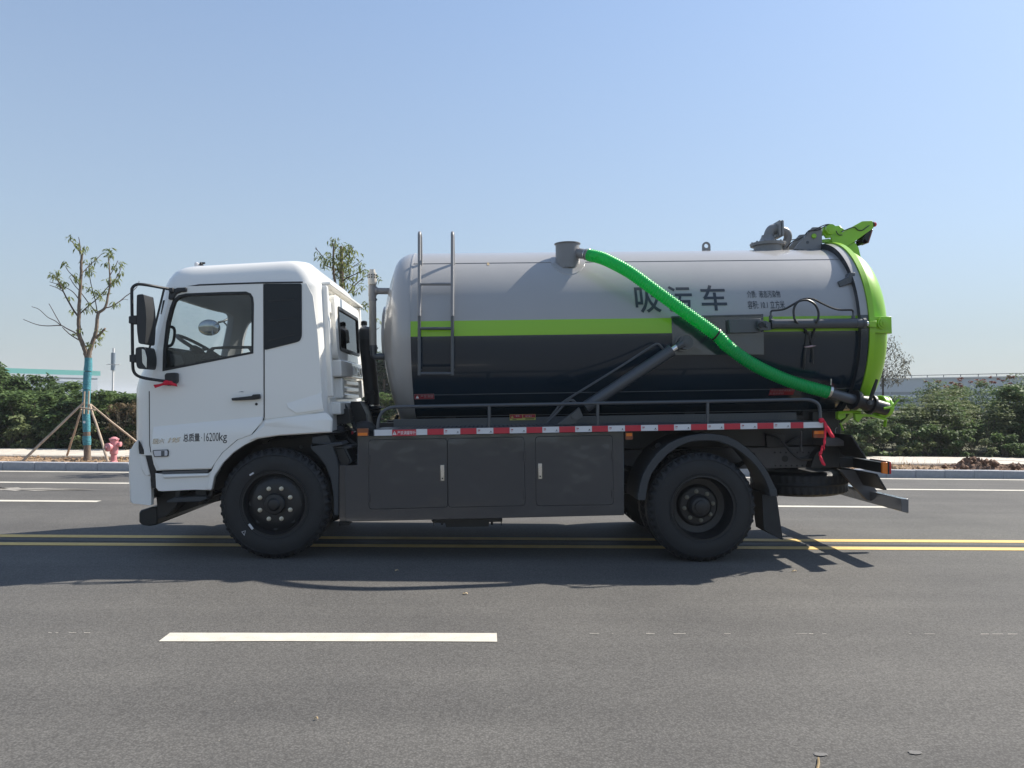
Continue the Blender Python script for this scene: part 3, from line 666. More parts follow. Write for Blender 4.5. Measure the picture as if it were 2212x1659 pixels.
cl2 = [(440, 190, 1.2), (510, 215, 1.4), (560, 285, 1.6), (620, 300, 1.2), (720, 300, 1.5), (770, 350, 1), (350, 450, 1.6), (290, 500, 1.6), (400, 500, 1.8), (330, 580, 1.2), (460, 560, 1.3), (590, 500, 2.4), (610, 590, 2), (530, 600, 1.5), (720, 410, 1.6), (760, 510, 1.2), (690, 540, 1.4), (660, 350, 1.4), (520, 710, 1.3), (690, 720, 1.7), (750, 760, 1.4), (640, 800, 1.2), (810, 760, .9), (920, 650, 2), (965, 740, 1.6), (940, 920, .8), (720, 900, 1.4), (760, 960, 1), (830, 1000, .8), (970, 1240, 1.3), (1010, 1220, .8), (1180, 800, .8), (1175, 1490, .9), (200, 420, .5), (930, 405, .3), (740, 620, .6), (860, 575, .5), (560, 400, 1.2), (480, 470, 1.2), (650, 640, 1.2), (600, 860, 1.2), (570, 760, 1.2)]
branchy(tree2, VR, YT, br2, M['bark'], cl2, M['leaf_tree'], 9, lsize=.10, ln=16, crad=.11)
# thin sparse tree on the right, beyond the thicket
YS = 27; p = at(1902, 870, YS)
tree3 = tag(empty('sparse_tree', (p.x, YS, .2)), 'slender sparse tree with tiny grey leaves behind the tail of the truck', 'tree')
br3 = [('trunk', [(428, 900), (430, 700), (432, 500), (425, 300), (435, 130)], .045, .012, 0, 0)] + [('branch', [(430, y), (430+dx*.5, y-60), (430+dx, y-60-abs(dx)*.7)], .012, .004, 0, dz) for y, dx, dz in ((520, 130, .3), (500, -90, -.3), (450, 170, -.2), (420, -60, .2), (380, 110, .4), (340, 150, -.4), (300, 90, .1), (260, -40, .2), (240, 70, -.2), (560, 60, -.5))]
q3 = random.Random(3); cl3 = []
for i in range(46):
    t = q3.random(); y = 140+t*400; wd = 40+190*math.sin(math.pi*min(1, t*.75+.12)); cl3.append((430+q3.uniform(-.45, 1)*wd, y, .55))
branchy(tree3, VX, YS, br3, M['twig'], cl3, M['leaf_bare'], 13, lsize=.12, ln=44, crad=.40)
# ------------------------------------------------------------------ hydrant
pH = at(*VU(1238, 1205), 16.0)
hy = tag(empty('fire_hydrant', (pH.x, 16.0, .11)), 'faded pink fire hydrant standing on the soil strip near the cab', 'hydrant')
k = 16.0/1680/5.04
def hz(y): return at(*VU(1238, y), 16.0).z-.11
MB().lathe([(.075, 0), (.075, .015), (.058, .03), (.058, hz(1130)), (.075, hz(1125)), (.078, hz(1115)), (.078, hz(985)), (.085, hz(980)), (.088, hz(970)), (.088, hz(962)), (.07, hz(955)), (.052, hz(945)), (.02, hz(940))], (0, 0, 0), (0, 0, 1), 20).build('barrel', M['pink'], hy)
MB().lathe([(.068, 0), (.068, .04), (.085, .045), (.085, .085), (.06, .10), (.025, .105), (.02, .13)], (-.04, -.06, hz(1050)), (-.35, -1, 0), 18).build('pumper_outlet', M['pink'], hy)
MB().lathe([(.038, 0), (.038, .04), (.05, .045), (.05, .08), (.02, .09)], (.06, 0, hz(1020)), (1, -.1, 0), 14).build('side_outlet', M['pink'], hy)
MB().lathe([(.10, -.012), (.10, .012)], (0, 0, hz(965)), (0, 0, 1), 8).build('bonnet_flange', M['pink'], hy)
# clay heap on the right
def heap():
    pc = at(2110, 1010, 16.0); root = tag(empty('clay_heap', (pc.x, 16.1, .1)), 'dark clay heap dumped on the soil strip at the right edge', 'earth heap')
    b = MB(); nx, ny = 90, 24; V = []
    for j in range(ny+1):
        for i in range(nx+1):
            x = -.85+3.2*i/nx; y = -.5+1.3*j/ny
            h = .22*math.exp(-((x+.05)/.32)**2-(y/.5)**2)+.14*math.exp(-((x-.9)/.8)**2-(y/.45)**2)+.12*math.exp(-((x-2)/.5)**2-(y/.5)**2)
            h *= 1+rnd.uniform(-.35, .35); V.append((x+rnd.uniform(-.02, .02), y+rnd.uniform(-.02, .02), h-.03))
    b.add(V, [(j*(nx+1)+i, j*(nx+1)+i+1, (j+1)*(nx+1)+i+1, (j+1)*(nx+1)+i) for j in range(ny) for i in range(nx)])
    b.build('earth', M['mud'], root, recalc=False)
    for i in range(34):
        s = rnd.uniform(.03, .085); x = rnd.gauss(.4, .7); y = rnd.uniform(-.45, .2); z = .19*math.exp(-((x+.05)/.4)**2)+.10*math.exp(-((x-.9)/.9)**2)
        V = [Vector((dx, dy, dz))*s*rnd.uniform(.7, 1.4)+Vector((x, y, max(.01, z))) for dx, dy, dz in ((1, 0, 0), (-1, 0, 0), (0, 1, 0), (0, -1, 0), (0, 0, 1), (0, 0, -1), (.6, .6, .6), (-.6, -.6, .6))]
        bm_ = bmesh.new(); [bm_.verts.new(v) for v in V]; bmesh.ops.convex_hull(bm_, input=bm_.verts[:]); me = bpy.data.meshes.new('clod'); bm_.to_mesh(me); bm_.free(); me.materials.append(M['mud'])
        o = bpy.data.objects.new('clod', me); COL.objects.link(o); o.parent = root
heap()
# litter on the road
def litter(px, py, w_, h_, m, label, name='fallen_leaf', cat='leaf', rz=0):
    Y = Gy(py, px); x = Xat(px, py, Y); b = MB(); n = 10
    e = .006 if cat == 'leaf' else .0002
    V = [(math.cos(2*math.pi*i/n)*w_*(1+.25*math.sin(i*2.3)), math.sin(2*math.pi*i/n)*h_*(1+.2*math.cos(i*1.7)), (.002 if cat == 'leaf' else .0022)+e*((i*7) % 3)) for i in range(n)] + [(0, 0, (.004 if cat == 'leaf' else .0026)+e)]
    b.add(V, [(i, (i+1) % n, n) for i in range(n)]); o = b.build(name, m, recalc=False); o.location = (x, Y, .002); o.rotation_euler = (0, 0, rz); tag(o, label, cat); return o
M['mortar'] = mat('grey mortar', (.155, .15, .145), .9, bump=.4, bscale=60)
M['dead_leaf'] = mat('tan dead leaf', (.50, .38, .22), .7)
litter(1005, 1284, .020, .012, M['dead_leaf'], 'tan dead leaf on the road just in front of the truck shadow')
litter(683, 1555, .009, .006, M['dead_leaf'], 'small tan dead leaf on the road below the white dash')
litter(857, 1236-2, .018, .012, M['dead_leaf'], 'small tan leaf in the truck shadow by the road centre', rz=.5)
litter(1716, 1235, .022, .012, M['dead_leaf'], 'small tan leaf on the road by the shadow of the tail bar')
litter(1976, 1627, .030, .018, M['mortar'], 'flat grey mortar spot on the road, right one near the bottom edge', 'mortar_spot', 'spot')
litter(1772, 1631, .030, .016, M['mortar'], 'flat grey mortar spot on the road touching the pale stick', 'mortar_spot', 'spot')
ps = [(1768, 1640), (1765, 1668)]
A_, B_ = [Vector((Xat(a, b_, Gy(b_, a)), Gy(b_, a), .006)) for a, b_ in ps]
tag(MB().tube([A_, (A_+B_)/2+Vector((.004, 0, .002)), B_], [.004, .006, .006], 6).build('stick', M['straw'], recalc=False), 'pale stick lying on the road at the bottom edge', 'stick')

# ================================================================== the truck
T = tag(empty('vacuum_tanker_truck', (XR, YC, 0), rot=(0, -TILT, 0)), 'white cabbed vacuum tanker truck with grey and lime striped tank and green hose', 'truck')
def part(mb, name, m, parent=T, **k): return mb.build(name, M[m] if isinstance(m, str) else m, parent, **k)
def plate(name, m, view_, pts, y0, y1, parent=T, bevel=.006, ch=None, r=0, **k):   # outline in photograph measures, front face at y0
    poly = P(view_, pts, y0)
    if r: poly = rquad(poly, r)
    mb = MB()
    if ch: mb.prism(inset(poly, ch), y0, y1, poly2=poly)
    else: mb.prism(poly, y0, y1)
    return part(mb, name, m, parent, bevel=bevel, **k)
YS_ = -1.15                                # near side of the cab
# ---------------------------------------------------------------- wheels
def wheel(cx, cz, yo, sgn, name, rear=False):
    # cx, cz local; yo = outer face; sgn -1 near side, +1 far side
    root = empty(name, (cx, yo, cz), T); ax = (0, sgn, 0)      # heights run outwards
    RO, N = .512, 168
    def lug(j, k):
        if j in (5, 6, 7, 14, 15, 16): return -.020 if (k % 4) < 2 else 0
        return 0
    prof = [(.292, -.035), (.300, -.012), (.335, -.002), (.405, 0), (.462, -.012), (.492, -.028), (.508, -.045), (RO, -.07), (RO-.010, -.075), (RO-.010, -.08), (RO, -.085), (RO, -.18), (RO-.010, -.185), (RO-.010, -.19), (RO, -.195), (RO, -.215), (.505, -.235), (.46, -.262), (.40, -.272), (.30, -.255), (.292, -.23)]
    b = MB(); b.lathe(prof, (0, 0, 0), ax, N, mi=-0.0 if False else 0, mod=lug)
    b.f = b.f[:-2]; b.m = b.m[:-2]
    for rr in (.318, .452): b.lathe([(rr-.004, .0), (rr, .004), (rr+.004, .0)], (0, 0, 0), ax, 72); b.f = b.f[:-2]; b.m = b.m[:-2]
    part(b, 'tyre', 'rubber', root, ang=28)
    r = MB()
    def open_end(q): q.f.pop(-2); q.m.pop(-2)
    if not rear:
        pr_ = [(.293, -.03), (.297, -.008), (.285, -.008), (.272, -.03), (.262, -.075), (.235, -.06), (.20, -.045), (.17, -.040), (.10, -.040), (.095, -.05)]
        r.lathe(pr_, (0, 0, 0), ax, 64); open_end(r); part(r, 'rim', 'chassis', root)
        h = MB().lathe([(.098, -.05), (.098, -.005), (.088, .008), (.06, .012), (.045, .03), (.03, .034)], (0, 0, 0), ax, 40); part(h, 'hub', 'chassis', root)
        nr, ny, hole_r, hy_ = .150, -.038, .222, -.05
    else:
        pr_ = [(.293, -.03), (.300, -.005), (.288, -.004), (.276, -.03), (.268, -.10), (.262, -.12), (.262, -.20), (.20, -.21), (.185, -.17), (.17, -.160), (.10, -.158)]
        r.lathe(pr_, (0, 0, 0), ax, 64); open_end(r); part(r, 'rim', 'chassis', root)
        h = MB().lathe([(.112, -.16), (.108, -.10), (.085, -.075), (.062, -.07), (.060, -.05), (.05, -.046)], (0, 0, 0), ax, 40); part(h, 'hub', 'chassis', root)
        nr, ny, hole_r, hy_ = .138, -.158, .2, -.2
    nut = MB().lathe([(.021, 0), (.021, .006), (.016, .007), (.016, .022), (.010, .024), (.009, .036)], (0, 0, 0), ax, 6 if False else 8, )
    first_ = None; a0 = R(22) if not rear else R(8)
    for i in range(8):
        a = a0+i*math.pi/4
        if first_ is None: o = part(nut, 'wheel_nut', 'old_nut' if rear else 'nut', root); first_ = o
        else: o = first_.copy(); COL.objects.link(o); o.parent = root
        o.location = (math.cos(a)*nr, sgn*ny, math.sin(a)*nr)
    if not rear:
        for i in range(8):
            a = a0+R(22)+i*math.pi/4; hh = MB().lathe([(.026, 0), (.024, .006), (.02, .004)], (math.cos(a)*hole_r, sgn*(hy_-.012), math.sin(a)*hole_r), ax, 14); part(hh, 'hand_hole', 'seal', root)
    return root
def WC(px, py, y):
    p = at(px, py, YC+y); return W2L(p.x, .508)
fx, fz = WC(592, 1093, -1.15); rx, rz = WC(1519, 1101, -1.20)
wf = wheel(fx, fz, -1.15, -1, 'front_wheel')
for cxx, rr, tx, tz, ln_, wd in ((-.165, 0, .17, .0, .0, .0),): pass
# balance weights and chalk marks on the near front wheel
for (x, y, l, w_, a) in ((527, 627, .045, .016, 32), (518, 1200, .060, .022, -55)):
    s, z = L(x, y, -1.16, VW); o = part(MB().box(-l/2, l/2, -.004, .004, -w_/2, w_/2), 'wheel_weight', 'clearlens', wf, bevel=.003)
    o.location = (s-fx, -.006, z-fz); o.rotation_euler = (0, R(-a), 0)
tri = P(VW, [(414, 1256), (460, 1243), (446, 1300)], -1.16); tri = [(a-fx, b-fz) for a, b in tri]
part(MB().prism(tri, -.003, .002, hole=inset(tri, .0035)), 'chalk_mark', 'clearlens', wf)
wheel(fx, fz, 1.15, 1, 'front_wheel')
wheel(rx, rz, -1.20, -1, 'rear_wheel', True); wheel(rx, rz, -.88, -1, 'rear_wheel', True)
wheel(rx, rz, 1.20, 1, 'rear_wheel', True); wheel(rx, rz, .88, 1, 'rear_wheel', True)
# ---------------------------------------------------------------- chassis
zr1 = L(1700, 965, -.43)[1]; zr0 = L(1700, 1011, -.43)[1]
s_front = L(330, 1050, -.43)[0]; s_rear = L(1800, 990, -.43)[0]
for y in (-.43, .36):
    b = MB().box(s_front, s_rear, y, y+.07, zr0, zr1); part(b, 'chassis_rail', 'frame_grey', bevel=.008)
for i in range(9):                         # bolt holes punched in the rail
    for (px, py) in ((1674+12.2*i, 977.5), (1675+11.7*i, 1006)):
        s, z = L(px, py, -.435)
        part(MB().lathe([(.011, 0), (.010, .004)], (s, -.431, z), (0, -1, 0), 8), 'rail_hole', 'seal')
s, z = L(1696, 991, -.435); part(MB().lathe([(.034, 0), (.033, .005)], (s, -.431, z), (0, -1, 0), 16), 'rail_hole', 'seal')
for s in np.linspace(s_front+.2, s_rear-.1, 6): part(MB().box(s-.05, s+.05, -.36, .36, zr0+.03, zr1-.03), 'cross_member', 'chassis')
part(MB().tube([(fx, -.95, fz), (fx, -.5, fz-.06), (fx, .5, fz-.06), (fx, .95, fz)], .06, 10), 'front_axle', 'chassis')
part(MB().lathe([(.09, -.95), (.09, -.3), (.24, -.18), (.26, 0), (.24, .18), (.09, .3), (.09, .95)], (rx, 0, rz), (0, 1, 0), 24), 'rear_axle', 'chassis')
part(MB().tube([(fx+1.2, 0, zr0-.05), (rx-.25, 0, rz+.03)], .055, 10), 'drive_shaft', 'chassis')
for y in (-.46, .40):
    for i in range(4):
        c = [(rx-.75+1.5*t, y, rz+.12+.035*i+.30*(2*t-1)**2*(1-.15*i)) for t in np.linspace(.04*i, 1-.04*i, 13)]
        b = MB()
        for a, d in zip(c[:-1], c[1:]): b.add([(p[0], yy, p[2]+dz) for p in (a, d) for yy in (y-.03, y+.05) for dz in (0, .028)], [(0, 1, 3, 2), (4, 6, 7, 5), (0, 4, 5, 1), (2, 3, 7, 6), (0, 2, 6, 4), (1, 5, 7, 3)])
        part(b, 'leaf_spring', 'chassis', smooth=False)
part(MB().box(fx-.3, fx+1.5, -.30, .30, zr0-.12, zr1+.25), 'engine', 'chassis', bevel=.04)
part(MB().box(fx+1.5, fx+2.0, -.22, .22, zr0-.05, zr1+.08), 'gearbox', 'chassis', bevel=.05)
# subframe under the tank
zd = L(1100, 925, -1.15)[1]                # underside of the deck edge
ssub0 = L(815, 935, -.43)[0]; ssub1 = L(1815, 945, -.43)[0]
for y in (-.45, .37): part(MB().box(ssub0, ssub1, y, y+.08, zr1+.012, zd+.05), 'subframe_rail', 'chassis', bevel=.006)
# ---------------------------------------------------------------- tank
# tank axis in local coordinates
ZC, RT = 2.138, .932
s1 = L(887, 720, -.90)[0]; s2 = L(1857, 712, -.90)[0]
def zang(px, py):                          # height where the sight line meets the near flank of the tank
    lo, hi = -RT, -.2
    best = None
    for i in range(400):
        y = -RT+i*(RT-.05)/400; s, z = L(px, py, y); d = (y*y+(z-ZC)**2)-RT*RT
        if d <= 0: return s, y, z
    return L(px, py, -.2)[0], -.2, L(px, py, -.2)[1]
zs_top = zang(1200, 690)[2]; zs_bot = zang(1200, 723)[2]
def tank_section(name, sa, sb, rad, parent, cols, n=96, ns=24, ang=32):
    lv = [-math.pi/2+2*math.pi*k/n for k in range(n)]
    # insert exact angles for the colour boundaries on both sides
    ex = []
    for zz in (zs_top, zs_bot):
        a = math.asin((zz-ZC)/rad); ex += [a, math.pi-a]
    th = sorted(set([round(((a+math.pi/2) % (2*math.pi)), 5) for a in lv+ex])); m = len(th)
    V = []; F = []; mi = []
    for i in range(ns+1):
        s = sa+(sb-sa)*i/ns
        for t in th: a = t-math.pi/2; V.append((s, math.cos(a)*rad, ZC+math.sin(a)*rad))
    for i in range(ns):
        for k in range(m):
            F.append((i*m+k, i*m+(k+1) % m, (i+1)*m+(k+1) % m, (i+1)*m+k)); t0 = th[k]; t1 = th[(k+1) % m]
            if t1 < t0: t1 += 2*math.pi
            zz = ZC+math.sin((t0+t1)/2-math.pi/2)*rad; mi.append(0 if zz > zs_top else (1 if zz > zs_bot else 2))
    b = MB(); b.v = V; b.f = F; b.m = mi
    return b.build(name, [M[c] for c in cols], parent, ang=ang)
tank = tank_section('tank_shell', s1, s2-.02, RT, T, ('grey', 'lime', 'tank_dark'))
def dish(name, s, depth, rad, sg, m, parent=T, knuckle=.10, n=96):
    prof = [(rad, 0)]
    for k in range(1, 8):
        a = k/8*math.pi/2; prof.append((rad-knuckle*(1-math.cos(a)), knuckle*math.sin(a)*1.3))
    r1, h1 = prof[-1]
    for k in range(1, 14):
        t = k/14; rr = r1*(1-t); prof.append((rr, h1+(depth-h1)*(1-(rr/r1)**2)))
    prof.append((.001, depth))
    return part(MB().lathe(prof, (s, 0, ZC), (sg, 0, 0), n), name, m, parent, ang=50)
dish('tank_front_head', s1, .36, RT+.001, -1, 'grey', knuckle=.16)
def band(name, s, wd, m, r=RT+.006, parent=T): return part(MB().lathe([(r-.012, 0), (r, 0), (r, wd), (r-.012, wd)], (s, 0, ZC), (1, 0, 0), 96, closed=True), name, m, parent)
band('weld_band', s1-.012, .014, 'grey')
for py in (568, 850, 897):                 # long sheet laps along the tank
    _, y, z = zang(1100, py); q = math.hypot(y, z-ZC); y *= (RT+.001)/q; z = ZC+(z-ZC)*(RT+.001)/q
    for sg in (1, -1): part(MB().tube([(s1+.01, y*sg, z), (s2-.03, y*sg, z)], .004, 6), 'sheet_seam', 'slate' if py > 600 else 'pvc')
# rear flange ring and door
ring = tank_section('tank_flange', s2-.03, s2+.045, RT+.06, T, ('grey', 'slate', 'tank_dark'), ns=1)
part(MB().lathe([(RT-.02, 0), (RT+.06, 0)], (s2-.03, 0, ZC), (1, 0, 0), 96), 'flange_face', 'slate')
door = empty('tank_door', (0, 0, 0), T)
part(MB().lathe([(RT-.05, s2+.048), (RT+.075, s2+.048), (RT+.075, s2+.10), (RT+.01, s2+.105), (RT+.005, s2+.14)], (0, 0, ZC), (1, 0, 0), 96), 'door_rim', 'lime', door)
dish('door_dome', s2+.135, .33, RT+.004, 1, 'lime', door, knuckle=.14)
def wrapy(off=.004): return lambda z: -math.sqrt(max(.01, (RT+off)**2-(z-ZC)**2))
# bar clamps on the flange (zoomed measures)
for pts in ([(1225, 740), (1330, 690), (1345, 645), (1408, 645), (1400, 700), (1425, 700), (1400, 745), (1330, 770), (1235, 805)],):
    q = [zang(*VH(a, b_)) for a, b_ in pts]; yy = -RT*.86
    plate('flange_clamp', 'slate', VH, pts, yy-.04, yy+.06)
# mounting plate for the rams
plate('ram_plate', 'dark', VD, [(1451, 686), (1649, 681), (1651.5, 766), (1452, 767)], -.935, -.80, bevel=.004, ch=None)
plate('ram_plate_rib', 'slate', VD, [(1575, 690), (1643, 688), (1644, 717.5), (1576, 719)], -1.0, -.936, bevel=.004)
plate('ram_plate_lip', 'slate', VD, [(1451, 683), (1649, 678), (1649, 681.5), (1451, 686.5)], -.95, -.84, bevel=.002)
# door ram (horizontal cylinder)
def pt3(v, x, y, yy): s, z = L(x, y, yy, v); return Vector((s, yy, z))
a = pt3(VD, 1664, 700, -1.02); b_ = pt3(VD, 1868, 698, -1.02)
ram = empty('door_ram', (0, 0, 0), T)
part(MB().tube([a, b_], .047, 20), 'barrel', 'slate', ram)
part(MB().tube([a+(b_-a)*.0, a+(b_-a)*.03], .052, 20), 'end_cap', 'slate', ram); part(MB().tube([a+(b_-a)*.90, a+(b_-a)*.905], .0495, 20), 'end_cap', 'dark', ram)
part(MB().tube([a+(b_-a)*.97, b_], .053, 20), 'end_cap', 'slate', ram)
part(MB().tube([b_, pt3(VH, 1556, 1207, -1.02)], .027, 14), 'rod', 'chrome', ram)
plate('clevis', 'slate', VH, [(345, 1165), (440, 1172), (490, 1190), (490, 1270), (370, 1275), (345, 1250)], -1.05, -.99, ram)
c_ = pt3(VH, 445, 1218, -1.06); part(MB().lathe([(.022, -.02), (.022, .02)], c_, (0, -1, 0), 14), 'pin', 'slate', ram)
part(MB().lathe([(.030, -.01), (.028, .02)], pt3(VH, 378, 1218, -1.05), (0, -1, 0), 14), 'eye', 'chassis', ram)
for x in (483, 1382):
    part(MB().tube([pt3(VH, x, 1165, -1.02), pt3(VH, x, 1115, -1.02)], .018, 10), 'port', 'slate', ram); part(MB().tube([pt3(VH, x, 1115, -1.02), pt3(VH, x, 1075, -1.02)], .010, 8), 'port', 'slate', ram)
# lug on the door for the ram rod
lug = [(1578, 1122), (1752, 1120), (1752, 1300), (1578, 1300)]
plate('door_lug', 'lime', VH, [(1576, 1125), (1745, 1121), (1800, 1126), (1805, 1310), (1750, 1302), (1576, 1300)], -1.0, -.55, door, bevel=.006)
plate('door_lug_arm', 'lime', VH, [(1556, 1175), (1640, 1168), (1640, 1240), (1556, 1236)], -1.05, -.99, door)
c_ = pt3(VH, 1690, 1200, -1.0); part(MB().lathe([(.056, -.02), (.056, .035), (.040, .036), (.040, .05), (.018, .052), (.018, .06)], c_, (0, -1, 0), 24), 'door_lug_pin', 'lime', door)
# small lug higher on the dome
plate('dome_lug', 'lime', VH, [(1470, 665), (1510, 630), (1550, 617), (1580, 640), (1583, 700), (1560, 800), (1530, 790), (1505, 740), (1470, 735)], -.70, -.60, door, bevel=.008)
part(MB().lathe([(.020, -.01), (.020, .03), (.011, .031), (.011, .04)], pt3(VH, 1555, 690, -.70), (0, -1, 0), 12), 'dome_lug_bolt', 'lime', door)
# tail gate hinge: grey lugs, lime arm, work lamp
for i, (y, pts) in enumerate(((-.15, [(735, 392), (880, 222), (912, 190), (940, 150), (1042, 150), (1045, 330), (1030, 395)]), (.12, [(660, 392), (800, 232), (855, 228), (935, 160), (1042, 160), (1045, 330), (1030, 395)]))):
    s_off = 0
    plate('hinge_lug', 'pvc', VH, pts, y, y+.035, bevel=.004)
s, z = L(886, 315, -.152, VH); part(MB().lathe([(.016, 0), (.015, .004)], (s, -.1505, z), (0, -1, 0), 14), 'lug_hole', 'slate')
s, z = L(952, 248, -.152, VH); part(MB().lathe([(.026, 0), (.026, .012), (.02, .018)], (s, -.1505, z), (0, -1, 0), 18), 'lug_pin', 'lime')
arm = empty('hinge_arm', (0, 0, 0), door)
arm_pts = [(1045, 205), (1062, 150), (1110, 140), (1232, 135), (1292, 182), (1250, 212), (1480, 86), (1590, 80), (1602, 160), (1390, 312), (1312, 360), (1240, 345), (1150, 312), (1145, 262), (1092, 268)]
arm.name = 'hinge_arm'
for y in (-.13, .09): plate('arm_plate', 'lime', VH, arm_pts, y, y+.03, door, bevel=.003)
plate('arm_web', 'lime', VH, [(1260, 222), (1482, 98), (1586, 92), (1592, 120), (1480, 150), (1270, 262)], -.098, .088, door, bevel=.002)
plate('arm_web', 'lime', VH, [(1045, 205), (1062, 152), (1232, 139), (1240, 172), (1100, 190), (1060, 240)], -.098, .088, door, bevel=.002)
bpy.data.objects.remove(arm)
part(MB().lathe([(.055, -.01), (.055, .05), (.036, .052), (.036, .058), (.012, .06)], pt3(VH, 1120, 182, -.13), (0, -1, 0), 24), 'hinge_pin', 'lime', door)
plate('dome_fin', 'lime', VH, [(1040, 285), (1120, 275), (1180, 308), (1312, 362), (1398, 312), (1440, 370), (1462, 460), (1472, 532), (1420, 500), (1370, 455), (1290, 380), (1180, 318), (1040, 318)], -.10, -.06, door, bevel=.003)
plate('dome_fin', 'lime', VH, [(1160, 308), (1312, 362), (1398, 312), (1440, 370), (1462, 460), (1465, 525), (1370, 455), (1290, 380)], .08, .11, door, bevel=.003)
plate('dome_rib', 'lime', VH, [(1380, 460), (1470, 600), (1510, 700), (1535, 820), (1510, 820), (1480, 700), (1440, 600), (1350, 490)], -.62, -.50, door, bevel=.004)
wl = empty('work_lamp', (0, 0, 0), T)
part(MB().lathe([(.030, 0), (.030, .012)], pt3(VH, 1592, 122, -.02), (1, 0, .1), 16), 'beacon_base', 'chassis', wl)
part(MB().lathe([(.026, 0), (.024, .018), (.014, .028)], pt3(VH, 1606, 122, -.02), (1, 0, .1), 16), 'beacon_lens', 'redlens', wl)
plate('lamp_housing', 'chassis', VH, [(1410, 302), (1480, 280), (1555, 172), (1588, 170), (1540, 318), (1492, 332), (1484, 322), (1500, 268), (1440, 300)], -.09, .06, wl, bevel=.004)
plate('lamp_lens', 'amber_dark', VH, [(1578, 172), (1598, 176), (1552, 322), (1532, 322)], -.085, .055, wl, bevel=.003)
for pts, r in (([(862, 240, -.17), (880, 205, -.17), (960, 178, -.17), (1050, 135, -.16), (1108, 120, -.16), (1150, 128, -.16), (1185, 175, -.16), (1220, 232, -.15), (1262, 235, -.15)], .0055), ([(862, 232, -.16), (905, 185, -.16), (985, 185, -.16), (1040, 160, -.16), (1106, 122, -.15)], .0055), ([(1255, 200, -.14), (1300, 180, -.14), (1390, 150, -.14), (1430, 180, -.14), (1480, 185, -.14), (1545, 140, -.14), (1592, 120, -.05)], .005), ([(655, 380, -.05), (720, 310, -.1), (780, 290, -.15), (838, 255, -.16)], .006), ([(690, 290, 0), (750, 285, 0), (830, 258, -.1)], .006)):
    part(MB().tube(smooth_path(P3(VH, pts), 5), r, 6), 'cable', 'hose_black')
# hydraulic hoses over the door ram
for pts, r in (([(483, 1078, -1.02), (500, 1060, -1.02), (560, 1055, -1.02), (640, 1040, -1.03), (740, 985, -1.04), (820, 940, -1.05), (890, 928, -1.05), (960, 940, -1.05), (1060, 990, -1.04), (1150, 1030, -1.03), (1230, 1050, -1.02), (1340, 1052, -1.02), (1370, 1055, -1.02), (1382, 1078, -1.02)], .010),
               ([(880, 1480, -.93), (880, 1300, -.95), (760, 1180, -1.075), (735, 1110, -1.08), (738, 1030, -1.08), (780, 965, -1.08), (850, 945, -1.08), (910, 955, -1.08), (970, 1000, -1.08), (1002, 1070, -1.08), (1002, 1140, -1.08), (980, 1190, -1.07), (960, 1260, -.96), (930, 1400, -.93), (940, 1500, -.92), (940, 1640, -.90)], .011),
               ([(850, 1270, -.95), (900, 1340, -.93), (930, 1420, -.93)], .011), ([(880, 1300, -.94), (868, 1420, -.93), (850, 1560, -.92), (842, 1700, -.88)], .012)):
    part(MB().tube(smooth_path(P3(VH, pts), 5), r, 8), 'hydraulic_hose', 'hose_black')
plate('hose_tie', 'print_pale', VH, [(845, 1452), (930, 1436), (985, 1440), (930, 1458), (870, 1462)], -.965, -.945)
# lift ram
lr = empty('lift_ram', (0, 0, 0), T)
A0, A1 = pt3(VG, 300, 1500, -1.02), pt3(VG, 1005, 1035, -1.02)
part(MB().tube([A0, A1], .056, 22), 'barrel', 'slate', lr); part(MB().tube([A1-(A1-A0)*.03, A1], .060, 22), 'end_cap', 'slate', lr)
B1 = pt3(VG, 1060, 1000, -1.02); part(MB().tube([A1, B1], .030, 16), 'rod', 'chrome', lr)
E1 = pt3(VG, 1120, 972, -1.02); part(MB().tube([B1+(A1-B1)*.3, E1+(B1-E1)*.35], [.030, .045], 14), 'rod_eye', 'slate', lr)
part(MB().lathe([(.066, 0), (.066, .052)], E1+Vector((0, .028, 0)), (0, -1, 0), 28), 'rod_eye', 'slate', lr)
part(MB().lathe([(.042, 0), (.042, .03), (.022, .031), (.022, .038)], E1+Vector((0, -.01, 0)), (0, -1, 0), 22), 'pin', 'slate', lr)
part(MB().lathe([(.090, 0), (.090, .075)], E1+Vector((0, .11, 0)), (0, -1, 0), 28), 'boss', 'dark', lr)
plate('foot', 'slate', VG, [(60, 1645), (210, 1535), (250, 1500), (285, 1580), (240, 1610), (215, 1640), (160, 1645)], -1.05, -.99, lr, bevel=.004)
part(MB().lathe([(.036, -.01), (.036, .02)], pt3(VG, 218, 1573, -1.05), (0, -1, 0), 20), 'pin', 'slate', lr)
for pts, r in (([(0, 1600, -1.0), (60, 1525, -1.03), (115, 1462, -1.04), (300, 1345, -1.045), (600, 1160, -1.045), (840, 1005, -1.045), (890, 985, -1.045), (915, 1000, -1.04), (935, 1025, -1.03)], .011), ([(-10, 1630, -1.0), (60, 1555, -1.03), (150, 1455, -1.04), (190, 1440, -1.03), (220, 1462, -1.02)], .012)):
    part(MB().tube(smooth_path(P3(VG, pts), 5), r, 8), 'oil_pipe', 'slate')
